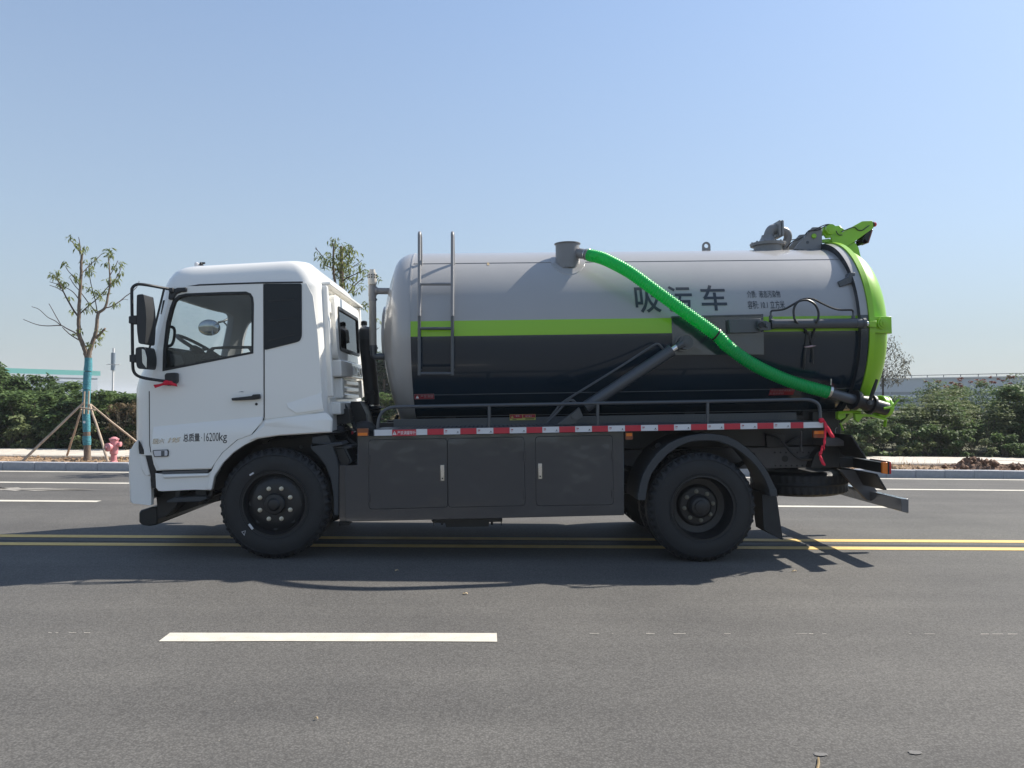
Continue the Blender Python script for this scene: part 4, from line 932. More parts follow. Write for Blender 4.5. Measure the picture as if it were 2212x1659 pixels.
# ladder
lad = empty('ladder', (0, 0, 0), T)
def ly(y): return -1.0+.25*max(0, 760-y)/655          # the ladder leans in with the tank
for x in (355, 625):
    pts = P3(VF, [(x, 1240, ly(1240)), (x, 757, ly(757))]); part(MB().tube(pts, .0165, 12), 'rail', 'slate', lad)
    top = P3(VF, [(x, yy, ly(yy)) for yy in (757, 600, 400, 250, 105)]); s0 = top[-1].x; zt = top[-1].z; yl = ly(105)
    curve = top + [Vector((s0, yl+.08*(1-math.cos(t)), zt+.05*math.sin(t))) for t in np.linspace(.3, math.pi-.1, 8)]
    ye = yl+.17; ze = ZC+math.sqrt(max(0, RT**2-ye**2)); curve.append(Vector((s0, ye, ze-.01)))
    part(MB().tube(curve, .0165, 12), 'rail', 'pvc', lad)
    for yy in (1190, 700):
        q = P3(VF, [(x+3, yy, ly(yy))])[0]; zt_ = -math.sqrt(max(.01, RT**2-(q.z-ZC)**2)); part(MB().tube([q, Vector((q.x, zt_+.01, q.z))], .012, 8), 'standoff', 'slate' if yy > 757 else 'pvc', lad)
for y, m in ((495, 'pvc'), (857, 'slate'), (1225, 'slate')): part(MB().tube(P3(VF, [(355, y, ly(y)), (625, y, ly(y))]), .0145, 10), 'rung', m, lad)
# suction pot, stub and hose
PY = -.55; c0 = at(1227, 600, YC+PY); s, z0 = W2L(c0.x, c0.z); zt = L(1227, 528, PY)[1]; zb = ZC+math.sqrt(RT**2-.62**2)-.02
pot = empty('suction_pot', (0, 0, 0), T)
part(MB().lathe([(.122, zb), (.122, zt), (.134, zt), (.134, zt+.008), (.118, zt+.012)], (s, PY, 0), (0, 0, 1), 36), 'pot', 'pvc', pot)
b = MB()                                   # weld pad that follows the tank
V = []
for k in range(32):
    t = 2*math.pi*k/32
    for rr, off in ((.10, .004), (.175, .006), (.178, -.01)):
        y = PY+math.sin(t)*rr; V.append((s+math.cos(t)*rr, y, ZC+math.sqrt((RT+off)**2-y*y)))
F = [(k*3+j, k*3+j+1, ((k+1) % 32)*3+j+1, ((k+1) % 32)*3+j) for k in range(32) for j in range(2)]
part(b.add(V, F), 'weld_pad', 'grey', pot)
st0 = pt3(VG, 190, 232, PY); st1 = pt3(VG, 335, 258, -.72)
part(MB().tube([st0, st1], .052, 18), 'stub', 'pvc', pot); part(MB().tube([st0+(st1-st0)*.80, st0+(st1-st0)*.84], .058, 18), 'hose_clamp', 'steel', pot)
def hosewall(pts, r, pitch, name, m):
    path = smooth_path(pts, 24); seg = [0]
    for a, b in zip(path[:-1], path[1:]): seg.append(seg[-1]+(b-a).length)
    tot = seg[-1]; n = int(tot/pitch*4); out = []; rs = []
    j = 0
    for i in range(n+1):
        d = tot*i/n
        while j < len(seg)-2 and seg[j+1] < d: j += 1
        f = (d-seg[j])/max(1e-9, seg[j+1]-seg[j]); out.append(path[j]+(path[j+1]-path[j])*f); rs.append(r+.005*math.cos(2*math.pi*d/pitch))
    return MB().tube(out, rs, 24).build(name, m, T, ang=80)
hp = P3(VG, [(330, 257, -.72), (420, 278, -.80), (500, 310, -.88), (660, 396, -1.0), (830, 518, -1.09), (1075, 697, -1.13), (1368, 908, -1.13)]) + P3(VI, [(10, 62, -1.10), (275, 252, -1.06), (580, 402, -1.0), (835, 492, -.97), (1096, 563, -.94)])
hosewall(hp, .058, .025, 'suction_hose', M['hose'])
q = P3(VG, [(1368, 908, -1.13)])[0]; d = (P3(VG, [(1400, 932, -1.13)])[0]-q).normalized()
part(MB().tube([q-d*.008, q+d*.008], .066, 20), 'hose_strap', 'chassis')
c_ = pt3(VI, 1120, 555, -.94); part(MB().tube([c_-Vector((.012, 0, -.004)), c_+Vector((.012, 0, -.004))], .064, 20), 'hose_clamp', 'steel')
part(MB().tube(P3(VI, [(1135, 560, -.95), (1140, 420, -.95)]), .006, 6), 'clamp_bolt', 'steel')
# valve at the tail
vp = empty('drain_valve', (0, 0, 0), T)
p0, p1, p2 = pt3(VI, 1110, 568, -.93), pt3(VI, 1400, 650, -.86), pt3(VI, 1700, 735, -.80); ax = (p2-p1).normalized()
part(MB().tube([p0, p1], .050, 20), 'pipe', 'slate', vp)
part(MB().tube([p1-ax*.02, p1+ax*.02], .100, 24), 'flange', 'chassis', vp)
part(MB().lathe([(.06, .02), (.068, .05), (.068, .10), (.075, .12), (.075, .17), (.066, .18), (.066, .25), (.068, .36)], p1, ax, 28), 'valve_body', 'chassis', vp)
pf = p1+ax*.185; part(MB().tube([pf-ax*.012, pf+ax*.012], .098, 24), 'flange', 'chassis', vp)
lv0, lv1 = pt3(VI, 1565, 650, -.92), pt3(VI, 1640, 425, -.95)
part(MB().tube([lv0, lv0+(lv1-lv0)*.5, lv1], [.018, .020, .013], 8), 'valve_lever', 'chassis', vp)
part(MB().lathe([(.022, 0), (.022, .03), (.012, .03), (.012, .04)], pt3(VI, 1552, 680, -.90), (0, -1, 0), 12), 'lever_hub', 'slate', vp)
go = pt3(VI, 1700, 728, -.72)
part(MB().lathe([(.10, -.06), (.112, -.05), (.112, 0), (.118, .005), (.118, .02), (.09, .03), (.085, .07), (.06, .085)], go, ax, 30), 'blank_cap', 'lime', vp)
part(MB().tube(smooth_path(P3(VI, [(1715, 742, -.88), (1800, 725, -.88), (1835, 690, -.88), (1880, 637, -.88)]), 4), .011, 8), 'cap_handle', 'lime', vp)
part(MB().tube(P3(VI, [(1215, 790, -.75), (1380, 780, -.75), (1460, 785, -.75)]), .016, 8), 'hook_bar', 'lime', vp)
plate('hook_arm', 'lime', VI, [(1400, 800), (1470, 800), (1600, 810), (1755, 855), (1740, 945), (1730, 945), (1740, 875), (1600, 835), (1490, 830), (1440, 895), (1410, 870)], -.78, -.73, vp, bevel=.003)
plate('hook_bracket', 'lime', VI, [(1215, 778), (1300, 775), (1300, 840), (1240, 870), (1215, 850)], -.72, -.66, vp, bevel=.003)
part(MB().tube(P3(VI, [(1240, 900, -.60), (1260, 950, -.60), (1275, 982, -.60)]), .009, 8), 'hook_tail', 'lime', vp)
part(MB().tube(smooth_path(P3(VI, [(1205, 950, -.55), (1188, 965, -.55), (1188, 1010, -.55), (1196, 1050, -.55)]), 4), .005, 6), 'cable', 'pvc')
part(MB().tube(P3(VH, [(1395, 742, -1.0), (1402, 742, -1.0)]), .006, 6), 'clamp_bolt', 'steel')
# relief valve on the tank top
rv = empty('relief_valve', (0, 0, 0), T); c0 = pt3(VH, 452, 352, -.05)
ztop = ZC+RT-.01; cx = c0.x
kz = lambda y: pt3(VH, 452, y, -.05).z
part(MB().lathe([(.150, ztop-.03), (.150, kz(358)), (.185, kz(356)), (.185, kz(345)), (.19, kz(340)), (.19, kz(328)), (.125, kz(322)), (.088, kz(295)), (.070, kz(262)), (.064, kz(240))], (cx, -.05, 0), (0, 0, 1), 32), 'cover', 'pvc', rv)
for i in range(12):
    a = i*math.pi/6; part(MB().lathe([(.011, 0), (.011, .014)], (cx+.172*math.cos(a), -.05+.172*math.sin(a), kz(330)), (0, 0, 1), 6), 'bolt', 'pvc', rv)
part(MB().tube(smooth_path([pt3(VH, 462, 270, -.05), pt3(VH, 468, 225, -.05), pt3(VH, 495, 180, -.05), pt3(VH, 550, 172, -.05)], 5), .056, 20), 'elbow', 'pvc', rv)
f0 = pt3(VH, 550, 180, -.05); part(MB().box(f0.x-.012, f0.x+.012, -.15, .05, f0.z-.085, f0.z+.085), 'square_flange', 'pvc', rv, bevel=.006); f1 = f0+Vector((.030, 0, 0))
part(MB().box(f1.x-.012, f1.x+.012, -.15, .05, f1.z-.085, f1.z+.085), 'square_flange', 'pvc', rv, bevel=.006)
part(MB().tube(smooth_path([pt3(VH, 570, 188, -.05), pt3(VH, 620, 188, -.04), pt3(VH, 660, 215, -.03), pt3(VH, 670, 265, -.02), pt3(VH, 650, 320, -.01), pt3(VH, 625, 405, 0)], 5), .044, 20), 'elbow', 'pvc', rv)
plate('bracket', 'pvc', VH, [(478, 158), (545, 128), (560, 140), (490, 160)], -.1, 0, rv, bevel=.002)
def eye(px, py0, y, hgt=.085):
    s, z = L(px, py0, y); zb_ = ZC+math.sqrt(RT**2-y*y)-.01; zc_ = zb_+hgt*.78; n = 16
    po = [(s-.045, zb_), (s+.045, zb_)] + [(s+.045*math.cos(t), zc_+.045*math.sin(t)) for t in np.linspace(0, math.pi, 10)]
    po = [po[1]]+po[2:]+[po[0]]
    ho = [(s+.024*math.cos(t), zc_+.024*math.sin(t)) for t in np.linspace(0, 2*math.pi, 14, endpoint=False)]
    return part(MB().prism(po, y-.01, y+.01, hole=ho), 'lifting_eye', 'pvc')
eye(1525.5, 535, 0.0, .10); eye(1264, 537, .25, .10)
# ---------------------------------------------------------------- deck, rail, tape
dl = P(VD, [(806, 927.5), (1779, 911), (1779, 925.5), (806, 941)], -1.2)
sD0, sD1 = dl[0][0], dl[1][0]; zD1 = .5*(dl[0][1]+dl[1][1]); zD0 = .5*(dl[3][1]+dl[2][1])
for sg in (-1, 1):
    y0, y1 = sorted((sg*1.2, sg*.62)); part(MB().box(sD0, sD1, y0, y1, zD0, zD1), 'deck', 'slate', bevel=.006)
    y0, y1 = sorted((sg*.62, sg*.58)); part(MB().box(sD0+.12, sD1-.02, y0, y1, zD1-.02, zD1+.075), 'kick_plate', 'slate', bevel=.003)
q = MB()
for i in range(120):                       # tread pattern bars on the kick plate
    s = sD0+.16+i*.034
    if s < sD1-.1: q.prism([(s, zD1+.02), (s+.006, zD1+.02), (s+.022, zD1+.06), (s+.016, zD1+.06)], -.6225, -.619)
tag(part(q, 'tread_bars', 'slate', smooth=False), kind='stuff')
q = MB()
for i in range(100):
    for j in range(9):
        s = sD0+.14+i*.041; y = -1.14+j*.055; a = 1 if (i+j) % 2 else -1
        if s < sD1-.1: q.add([(s-.012, y-.008*a-.003, zD1+.001), (s+.012, y+.008*a-.003, zD1+.001), (s+.012, y+.008*a+.003, zD1+.001), (s-.012, y-.008*a+.003, zD1+.001), (s, y, zD1+.003)], [(0, 1, 4), (1, 2, 4), (2, 3, 4), (3, 0, 4)])
tag(part(q, 'deck_tread', 'slate', smooth=False), kind='stuff')
xs = [808.6, 847.7, 898.6, 922.9, 958.5, 994.2, 1029.3, 1065.7, 1100.8, 1137, 1171.5, 1207.8, 1242.4, 1278.5, 1313.3, 1349.9, 1384.6, 1421.2, 1455.9, 1492.3, 1527.6, 1564, 1599.3, 1635.8, 1671, 1707.6, 1735.5, 1778]
for i in range(len(xs)-1):
    s0, s1_ = L(xs[i], 930, -1.2)[0], L(xs[i+1], 918, -1.2)[0]
    if i == 1: continue
    white = i in (0, 2) or (i >= 4 and i % 2 == 0) or i == 26
    tp = part(MB().box(s0+.001, s1_-.001, -1.2035, -1.199, zD0+.003, zD1-.003), 'tape', 'tape_white' if white else 'tape_red')
    if white and i >= 4 and i < 26:
        w_ = s1_-s0
        letter('print', '3M', M['print_red'], tp, [(s0+w_*.07, zD0+.030), (s0+w_*.21, zD0+.030), (s0+w_*.07, zD0+.044)], -1.2042, bold=.03)
        part(MB().box(s0+w_*.07, s0+w_*.19, -1.2042, -1.2038, zD0+.022, zD0+.0245), 'print', 'print_red', tp)
        part(MB().box(s0+w_*.76, s0+w_*.94, -1.2042, -1.2038, zD0+.013, zD0+.0155), 'print', 'print_dark', tp)
        part(MB().lathe([(.006, 0), (.006, .0004), (.004, .0005)], (s0+w_*.85, -1.2038, zD0+.024), (0, -1, 0), 10), 'print', 'print_dark', tp)
def warn_tri(sx, zc_, h, y, par, m='print_white', m2='print_black'):
    w_ = h*1.05; po = rquad([(sx-w_/2, zc_-h/2), (sx+w_/2, zc_-h/2), (sx, zc_+h/2)], h*.08, 2)
    part(MB().prism(po, y-.0006, y), 'warning_mark', m, par, smooth=False)
    part(MB().prism([(sx-h*.035, zc_-h*.28), (sx+h*.035, zc_-h*.28), (sx+h*.055, zc_+h*.22), (sx-h*.055, zc_+h*.22)], y-.0012, y-.0007), 'warning_mark', m2, par, smooth=False)
s0, z0 = L(847.2, 942, -1.21); s1_, z1_ = L(898.8, 927.5, -1.21)
stk = part(MB().box(s0, s1_, -1.2075, -1.199, z0, z1_), 'warning_sticker', 'tape_red'); h = z1_-z0; w_ = s1_-s0
warn_tri(s0+w_*.10, z0+h*.5, h*.62, -1.2078, stk)
letter('lettering', '严禁满罐举升', M['print_white'], stk, [(s0+w_*.215, z0+h*.17), (s0+w_*.985, z0+h*.17), (s0+w_*.215, z0+h*.80)], -1.2082, bold=.004)
# deck hand rail
rail = empty('deck_rail', (0, 0, 0), T)
rp = P3(VD, [(816, 925, -1.17), (817.5, 910, -1.17), (824, 893, -1.17), (835, 884, -1.17), (852, 879.5, -1.17), (880, 878.5, -1.17), (1060, 875.3, -1.17), (1300, 871, -1.17), (1530, 867, -1.17), (1700, 863.5, -1.17), (1735, 863, -1.17), (1752, 864.5, -1.17), (1765, 871, -1.17), (1770.5, 882, -1.17), (1771.5, 909, -1.17)])
part(MB().tube(smooth_path(rp, 4), .0155, 12), 'top_rail', 'slate', rail)
for x, ya, yb in ((1056.8, 876, 922.5), (1291, 871.5, 918), (1528.5, 867.5, 914)): part(MB().tube(P3(VD, [(x, ya, -1.17), (x, yb, -1.17)]), .0155, 12), 'post', 'slate', rail)
far = copy_tree(rail, T); far.scale = (1, -1, 1)
# ---------------------------------------------------------------- side lockers
lk = empty('side_locker', (0, 0, 0), T)
out = P(VD, [(771.8, 942.5), (1347.8, 933), (1348.3, 1113), (746.5, 1127), (746.5, 1006), (772.3, 1005)], -1.17)
part(MB().prism(out, -1.17, -.62), 'body', 'dark', lk, bevel=.004)
po = P(VD, [(746.5, 1006), (746.5, 1127), (732, 1126), (732, 1006)], -1.15); part(MB().prism(po, -1.12, -.62), 'end_panel', 'dark', lk)
doors = ([(797.2, 950.4), (965, 947.9), (966.7, 1095.5), (797.5, 1099.5)], [(967, 947.8), (1131.2, 944.3), (1134, 1092), (968.6, 1095.3)], [(1156.8, 943.8), (1322.3, 941), (1325, 1089.8), (1159, 1092.4)])
for i, q in enumerate(doors):
    pl = rquad(P(VD, q, -1.175), .035); d = part(MB().prism(pl, -1.1735, -1.168), 'door', 'dark', lk, bevel=.0015)
    sh = part(MB().prism([(a, b) for a, b in inset(pl, -.006)], -1.1704, -1.168, hole=inset(pl, .001)), 'seam', 'seal', lk)
    hx = {0: 797.3, 1: 1132.3, 2: 1323.5}[i]
    for hy_ in ((981, 999), (1065, 1082)):
        y_ = [h + (-4 if i == 1 else (-7 if i == 2 else 3)) for h in hy_]
        hs = [L(hx, yy, -1.18) for yy in y_]; part(MB().tube([(hs[0][0], -1.178, hs[0][1]), (hs[1][0], -1.178, hs[1][1])], .009, 8), 'hinge', 'dark', d)
for (x0, x1, y0, y1) in ((951.3, 960, 1004.3, 1038.5), (1162.3, 1171.2, 1001, 1034.5)):
    s0, z1_ = L(x0, y0, -1.18); s1_, z0 = L(x1, y1, -1.18)
    hd = part(MB().box(s0, s1_, -1.186, -1.172, z0, z1_), 'latch', 'steel', lk, bevel=.002); w_ = s1_-s0; h = z1_-z0
    part(MB().prism(rrect(s0+w_*.2, s1_-w_*.2, z0+h*.27, z1_-h*.06, .010), -1.190, -1.186), 'lever', 'chrome', hd)
    part(MB().lathe([(.008, 0), (.007, .003)], ((s0+s1_)/2, -1.186, z0+h*.16), (0, -1, 0), 12), 'keyhole', 'chassis', hd)
part(MB().prism([(a, b) for a, b in out], .62, 1.17), 'body', 'dark', lk, bevel=.004)
bq = P(VJ, [(1010, 1345), (1888, 1320), (1888, 1362), (1725, 1366), (1722, 1422), (1190, 1430), (1180, 1378), (1035, 1378)], -.95); part(MB().prism(bq, -1.0, -.7), 'underside_bracket', 'chassis', lk, bevel=.004)
for x in (1033, 1878): part(MB().box(*sorted((L(x-5, 1370, -1, VJ)[0], L(x+5, 1370, -1, VJ)[0])), -.98, -.7, L(x, 1425, -1, VJ)[1], L(x, 1350, -1, VJ)[1]), 'hanger', 'chassis', lk)
for x in (1138, 1760): part(MB().tube(P3(VJ, [(x, 1365, -.95), (x, 1410, -.95)]), .012, 8), 'bolt', 'chassis', lk)
# side marker lamps
def lamp(x0, x1, y0, y1, split, y=-1.18, top_bright=True):
    s0, z1_ = L(x0, y0, y); s1_, z0 = L(x1, y1, y); h = z1_-z0
    o = part(MB().prism(rrect(s0, s1_, z0, z1_, .008), y, y+.035), 'side_lamp', 'amber_dark', bevel=.003)
    a, b_ = (z0+h*split, z1_-h*.06) if top_bright else (z0+h*.06, z0+h*split)
    part(MB().box(s0+.006, s1_-.006, y-.004, y+.02, a, b_), 'reflector', 'amber', o, bevel=.002)
    return o
lamp(771.5, 795.5, 925.8, 941.8, .45, -1.20, False); lamp(1351, 1367, 934.5, 949.5, .48, -1.16); lamp(1757.3, 1780.5, 930, 945.3, .5, -1.16)
# ---------------------------------------------------------------- rear arch, flap, tail
outer = [(290, 905), (296, 830), (310, 750), (345, 640), (400, 540), (490, 420), (600, 330), (700, 282), (800, 250), (900, 233), (990, 228), (1100, 236), (1200, 255), (1300, 302), (1400, 370), (1490, 455), (1560, 540), (1615, 620), (1650, 690), (1685, 760), (1705, 800), (1712, 868)]
inner = [(1640, 865), (1630, 800), (1590, 700), (1550, 630), (1500, 560), (1430, 485), (1350, 420), (1250, 355), (1150, 318), (1070, 303), (1000, 300), (920, 302), (850, 308), (770, 330), (700, 362), (590, 440), (500, 535), (430, 640), (395, 730), (380, 820), (370, 905)]
plate('rear_mudguard', 'fender', VM, outer+inner, -1.205, -1.10, bevel=.012)
mid = [(a, b) for a, b in P(VM, outer, -1.10)]
b = MB(); V = []
for s, z in mid: V += [(s, -1.12, z), (s, -.50, z)]
part(b.add(V, [(2*i, 2*i+2, 2*i+3, 2*i+1) for i in range(len(mid)-1)]), 'mudguard_liner', 'fender', recalc=False)
ftr = [o for o in T.children if o.name.startswith('rear_mudguard') or o.name.startswith('mudguard_liner')]
for o in ftr: c = o.copy(); COL.objects.link(c); c.parent = T; c.scale = (1, -1, 1)
plate('mudguard_end', 'fender', VM, [(1632, 800), (1708, 795), (1713, 868), (1640, 868)], -1.208, -1.09); plate('mudguard_end', 'fender', VM, [(290, 842), (372, 838), (370, 908), (288, 908)], -1.208, -1.09)
for sg in (-1, 1):
    po = P(VM, [(1535, 845), (1700, 868), (1762, 1310), (1690, 1270), (1570, 1195)], -1.15); y0, y1 = sorted((sg*1.15, sg*1.135))
    part(MB().prism(P(VM, [(1560, 850), (1700, 868), (1762, 1310), (1745, 1306), (1690, 1275), (1575, 1200)], -1.15), y0, y1), 'mud_flap', 'rubber')
b = MB(); q = P3(VM, [(1640, 860, -1.1), (1700, 868, -1.1), (1762, 1310, -1.1), (1700, 1275, -1.1)])
part(b.prism([(p.x, p.z) for p in q], -1.12, -.55), 'mud_flap', 'rubber')
plate('air_bracket', 'chassis', VM, [(430, 370), (470, 320), (520, 325), (545, 350), (500, 390), (440, 390)], -.85, -.7); part(MB().lathe([(.028, 0), (.028, .05)], pt3(VM, 488, 345, -.86), (0, -1, 0), 12), 'valve', 'fender')
# tail cross structures
tl = empty('underrun_guard', (0, 0, 0), T)
def lat(name, v, pts, y0, y1, m, par, bevel=.004): return part(MB().prism(P(v, pts, y0), y0, y1), name, m, par, bevel=bevel)
lat('bar', VN, [(1530, 893), (1603, 893), (1603, 1041), (1530, 1022)], -1.12, 1.12, 'bar', tl)
lat('tail_panel', VN, [(1005, 245), (1022, 238), (1178, 480), (1160, 486)], -.98, .98, 'chassis', tl)
lat('tail_panel', VN, [(1262, 640), (1283, 636), (1382, 800), (1362, 806)], -.95, .95, 'chassis', tl)
lat('lamp_beam', VN, [(1325, 522), (1395, 520), (1395, 632), (1325, 628)], -1.115, 1.115, 'chassis', tl)
for y in (-.52, .46): part(MB().prism(P(VN, [(890, 592), (1112, 610), (1290, 820), (1440, 860), (1510, 930), (1500, 990), (1175, 905)], -.52), y, y+.06), 'strut', 'frame_grey', tl, bevel=.004)
lat('top_channel', VI, [(1060, 1062), (1225, 1062), (1283, 1095), (1283, 1150), (1085, 1152)], -.75, .75, 'frame_grey', tl)
lat('end_beam', VN, [(745, 352), (910, 358), (890, 570), (600, 575), (650, 430)], -.55, .55, 'chassis', tl)
lat('tail_bracket', VN, [(885, 470), (1000, 476), (1340, 525), (1340, 560), (900, 575)], -.55, -.50, 'chassis', tl)
for y in (-.52, .46): part(MB().prism(P(VN, [(890, 400), (925, 270), (1010, 270), (1160, 470), (1000, 478), (890, 470)], -.52), y, y+.05), 'gusset', 'chassis', tl, bevel=.004)
for sg in (-1, 1):
    tlamp = empty('tail_lamp', (0, 0, 0), T); k = 1
    y0, y1 = sorted((sg*1.15, sg*1.118))
    po = P(VN, [(1336, 518), (1390, 520), (1390, 640), (1336, 634)], -1.15); part(MB().prism(po, y0, y1), 'side_reflector', 'amber', tlamp, bevel=.004)
    po = P(VN, [(1392, 512), (1404, 512), (1404, 640), (1392, 640)], -1.15); y0, y1 = sorted((sg*1.15, sg*.80)); part(MB().prism(po, y0-.004, y1+.004), 'lamp_body', 'chassis', tlamp, bevel=.003)
    po = P(VN, [(1405, 510), (1422, 516), (1426, 545), (1424, 638), (1405, 641)], -1.15); part(MB().prism(po, y0-.002, y1+.002), 'lamp_lens', 'redlens', tlamp, bevel=.004)
# spare wheel slung flat under the tail
cs, cz_ = L(1728, 1038, 0.0); N = 168
def lug2(j, k): return -.010 if j in (4, 5, 9, 10) and (k % 4) < 2 else (-.008 if j in (6, 8) else 0)
sp = empty('spare_wheel', (cs-.02, 0, cz_), T)
pr_ = [(.29, -.10), (.34, -.125), (.42, -.125), (.47, -.11), (.50, -.095), (.508, -.06), (.508, -.02), (.508, 0), (.508, .02), (.508, .06), (.50, .095), (.47, .11), (.42, .125), (.34, .125), (.29, .10)]
b = MB().lathe(pr_, (0, 0, 0), (0, 0, 1), N, mod=lug2); part(b, 'tyre', 'rubber', sp, ang=28); part(MB().lathe([(.29, -.1), (.25, -.06), (.2, .02), (.1, .02)], (0, 0, 0), (0, 0, 1), 40), 'rim', 'chassis', sp)
# air line, hangers and boxes seen above the rail
plate('tail_box', 'chassis', VI, [(940, 780), (1228, 770), (1228, 945), (940, 950)], -.56, -.30); plate('tail_web', 'chassis', VI, [(430, 1010), (640, 1015), (660, 1165), (440, 1165)], -.48, -.42)
for pts, r in (([(440, 1020, -.5), (560, 1060, -.55), (640, 1140, -.57), (700, 1210, -.58), (780, 1280, -.58), (850, 1300, -.58), (925, 1290, -.56)], .013), ([(640, 1140, -.5), (720, 1090, -.5), (800, 1050, -.5)], .012), ([(780, 1285, -.58), (860, 1275, -.58), (910, 1240, -.56)], .010)):
    part(MB().tube(smooth_path(P3(VI, pts), 4), r, 8), 'air_hose', 'hose_black')
part(MB().tube(P3(VI, [(815, 985, -.6), (815, 1180, -.6)]), .009, 8), 'drop_rod', 'frame_grey'); part(MB().tube(P3(VI, [(815, 1160, -.6), (818, 1215, -.6)]), .018, 8), 'drop_rod', 'frame_grey')
# tank saddles between deck and tank
for s in np.linspace(s1+.35, s2-.35, 4):
    yy = np.linspace(-.46, .46, 15); V = [(-.46, zr1+.14)]+[(.46, zr1+.14)]+[(y, ZC-math.sqrt((RT+.002)**2-y*y)) for y in yy[::-1]]
    q = MB().prism([(a, b) for a, b in V], s-.05, s+.05); q.v = [(v[1], v[0], v[2]) for v in q.v]; part(q, 'tank_saddle', 'chassis', smooth=False)
# tank stickers and lettering
def tank_patch(name, px0, px1, py0, py1, m, off=.003):
    s0, _, zt_ = zang(px0, py0); s1_, _, zb_ = zang(px1, py1); f = wrapy(off); n = 6; V = []
    for i in range(n+1):
        z = zb_+(zt_-zb_)*i/n; V += [(s0, f(z), z), (s1_, f(z), z)]
    return part(MB().add(V, [(2*i, 2*i+1, 2*i+3, 2*i+2) for i in range(n)]), name, m, recalc=False), s0, s1_, zb_, zt_
def wl_(body, px0, px1, py_top, py_bot, m, bold, par=T, off=.004, shear=0):
    a = zang(px0, py_bot); b_ = zang(px1, py_bot); c = zang(px0, py_top)
    return letter('lettering', body, M[m], par, [(a[0], a[2]), (b_[0], a[2]), (a[0], c[2])], 0, bold=bold, wrap=wrapy(off), shear=shear)
for ch, x0, x1, y0, y1 in (('吸', 1374, 1430, 619, 676), ('污', 1445, 1498, 618, 674), ('车', 1517, 1572, 616, 671.5)): wl_(ch, x0, x1, y0, y1, 'print_dark', .014)
wl_('介质:  液态污染物', 1614.5, 1686.5, 628, 643.5, 'print_dark', .004); wl_('容积: 10.1 立方米', 1616, 1696, 650, 667.5, 'print_dark', .003)
sb, s0, s1_, zb_, zt_ = tank_patch('warning_sticker', 894.5, 938.5, 851.5, 862, 'sticker'); w_ = s1_-s0; h = zt_-zb_
for q in ([(0, 0), (1, 0), (1, .05), (0, .05)], [(0, .95), (1, .95), (1, 1), (0, 1)], [(0, 0), (.012, 0), (.012, 1), (0, 1)], [(.988, 0), (1, 0), (1, 1), (.988, 1)]):
    f = wrapy(.004); part(MB().add([(s0+w_*a, f(zb_+h*b), zb_+h*b) for a, b in q], [(0, 1, 2, 3)]), 'border', 'print_pale', sb, recalc=False)
f = wrapy(.006); warn_tri(s0+w_*.155, zb_+h*.5, h*.62, f(zb_+h*.5)-.003, sb)
letter('lettering', '严禁满罐', M['print_pale'], sb, [(s0+w_*.31, zb_+h*.2), (s0+w_*.95, zb_+h*.2), (s0+w_*.31, zb_+h*.82)], 0, bold=.002, wrap=wrapy(.005))
yt, *_ = tank_patch('tape_scrap', 1052, 1057, 567, 573, 'dead_leaf')
sb, s0, s1_, zb_, zt_ = tank_patch('notice_sticker', 1664, 1713, 840, 853, 'sticker'); w_ = s1_-s0; h = zt_-zb_
letter('lettering', '开启后盖前请先解开', M['print_pale'], sb, [(s0+w_*.04, zb_+h*.55), (s0+w_*.96, zb_+h*.55), (s0+w_*.04, zb_+h*.9)], 0, wrap=wrapy(.0045))
letter('lettering', '后盖锁紧钩', M['print_pale'], sb, [(s0+w_*.02, zb_+h*.1), (s0+w_*.58, zb_+h*.1), (s0+w_*.02, zb_+h*.45)], 0, wrap=wrapy(.0045))
# red and yellow notice standing on the kick plate
s0, z1_ = L(1101, 895.5, -.64); s1_, z0 = L(1157, 907, -.64); ns = part(MB().box(s0, s1_, -.640, -.625, z0, z1_), 'notice_plate', 'sticker_y'); w_ = s1_-s0; h = z1_-z0
for a, b_, c in ((.01, .49, .30), (.51, .99, .40)): part(MB().box(s0+w_*a, s0+w_*b_, -.6418, -.639, z0+h*c, z1_-h*.03), 'print', 'sticker', ns)
warn_tri(s0+w_*.10, z0+h*.60, h*.42, -.642, ns, 'sticker_y')
letter('lettering', '警告', M['print_pale'], ns, [(s0+w_*.23, z0+h*.58), (s0+w_*.38, z0+h*.58), (s0+w_*.23, z0+h*.88)], -.6424, .01); letter('lettering', '请勿靠近', M['print_pale'], ns, [(s0+w_*.60, z0+h*.52), (s0+w_*.86, z0+h*.52), (s0+w_*.60, z0+h*.82)], -.6424, .01)
part(MB().box(s0+w_*.10, s0+w_*.26, -.6412, -.639, z0+h*.10, z0+h*.20), 'print', 'print_black', ns); part(MB().box(s0+w_*.60, s0+w_*.95, -.6412, -.639, z0+h*.12, z0+h*.27), 'print', 'print_black', ns)

# ---------------------------------------------------------------- cab
def interp(tab, x):
    if x <= tab[0][0]: return tab[0][1]
    for (a, b), (c, d) in zip(tab[:-1], tab[1:]):
        if x <= c: return b+(d-b)*(x-a)/(c-a)
    return tab[-1][1]
WC_ = 1.15
SIL = ((296, 985), (294.5, 941), (294.5, 870), (295.5, 823), (309, 806), (320, 772), (338, 700), (354.5, 632), (358, 617), (363, 602), (371, 588), (385, 577), (400, 571.5))
def bow(y): return .36*(1-(1-min(.9999, abs(y)/WC_)**3)**(1/3))
def touch(px, py):                         # frontmost point of the bowed front that just meets this sight line
    return max((L(px, py, y)[0]-bow(y), L(px, py, y)[1]) for y in np.linspace(-1.12, 0, 40))
front_tab = sorted([(z, s) for s, z in [touch(x, y) for x, y in SIL]])
zr0_ = L(480, 615, -1.15)[1]; ztop_ = L(640, 561.5, -1.0)[1]; zbot_ = L(300, 984, -1.15)[1]
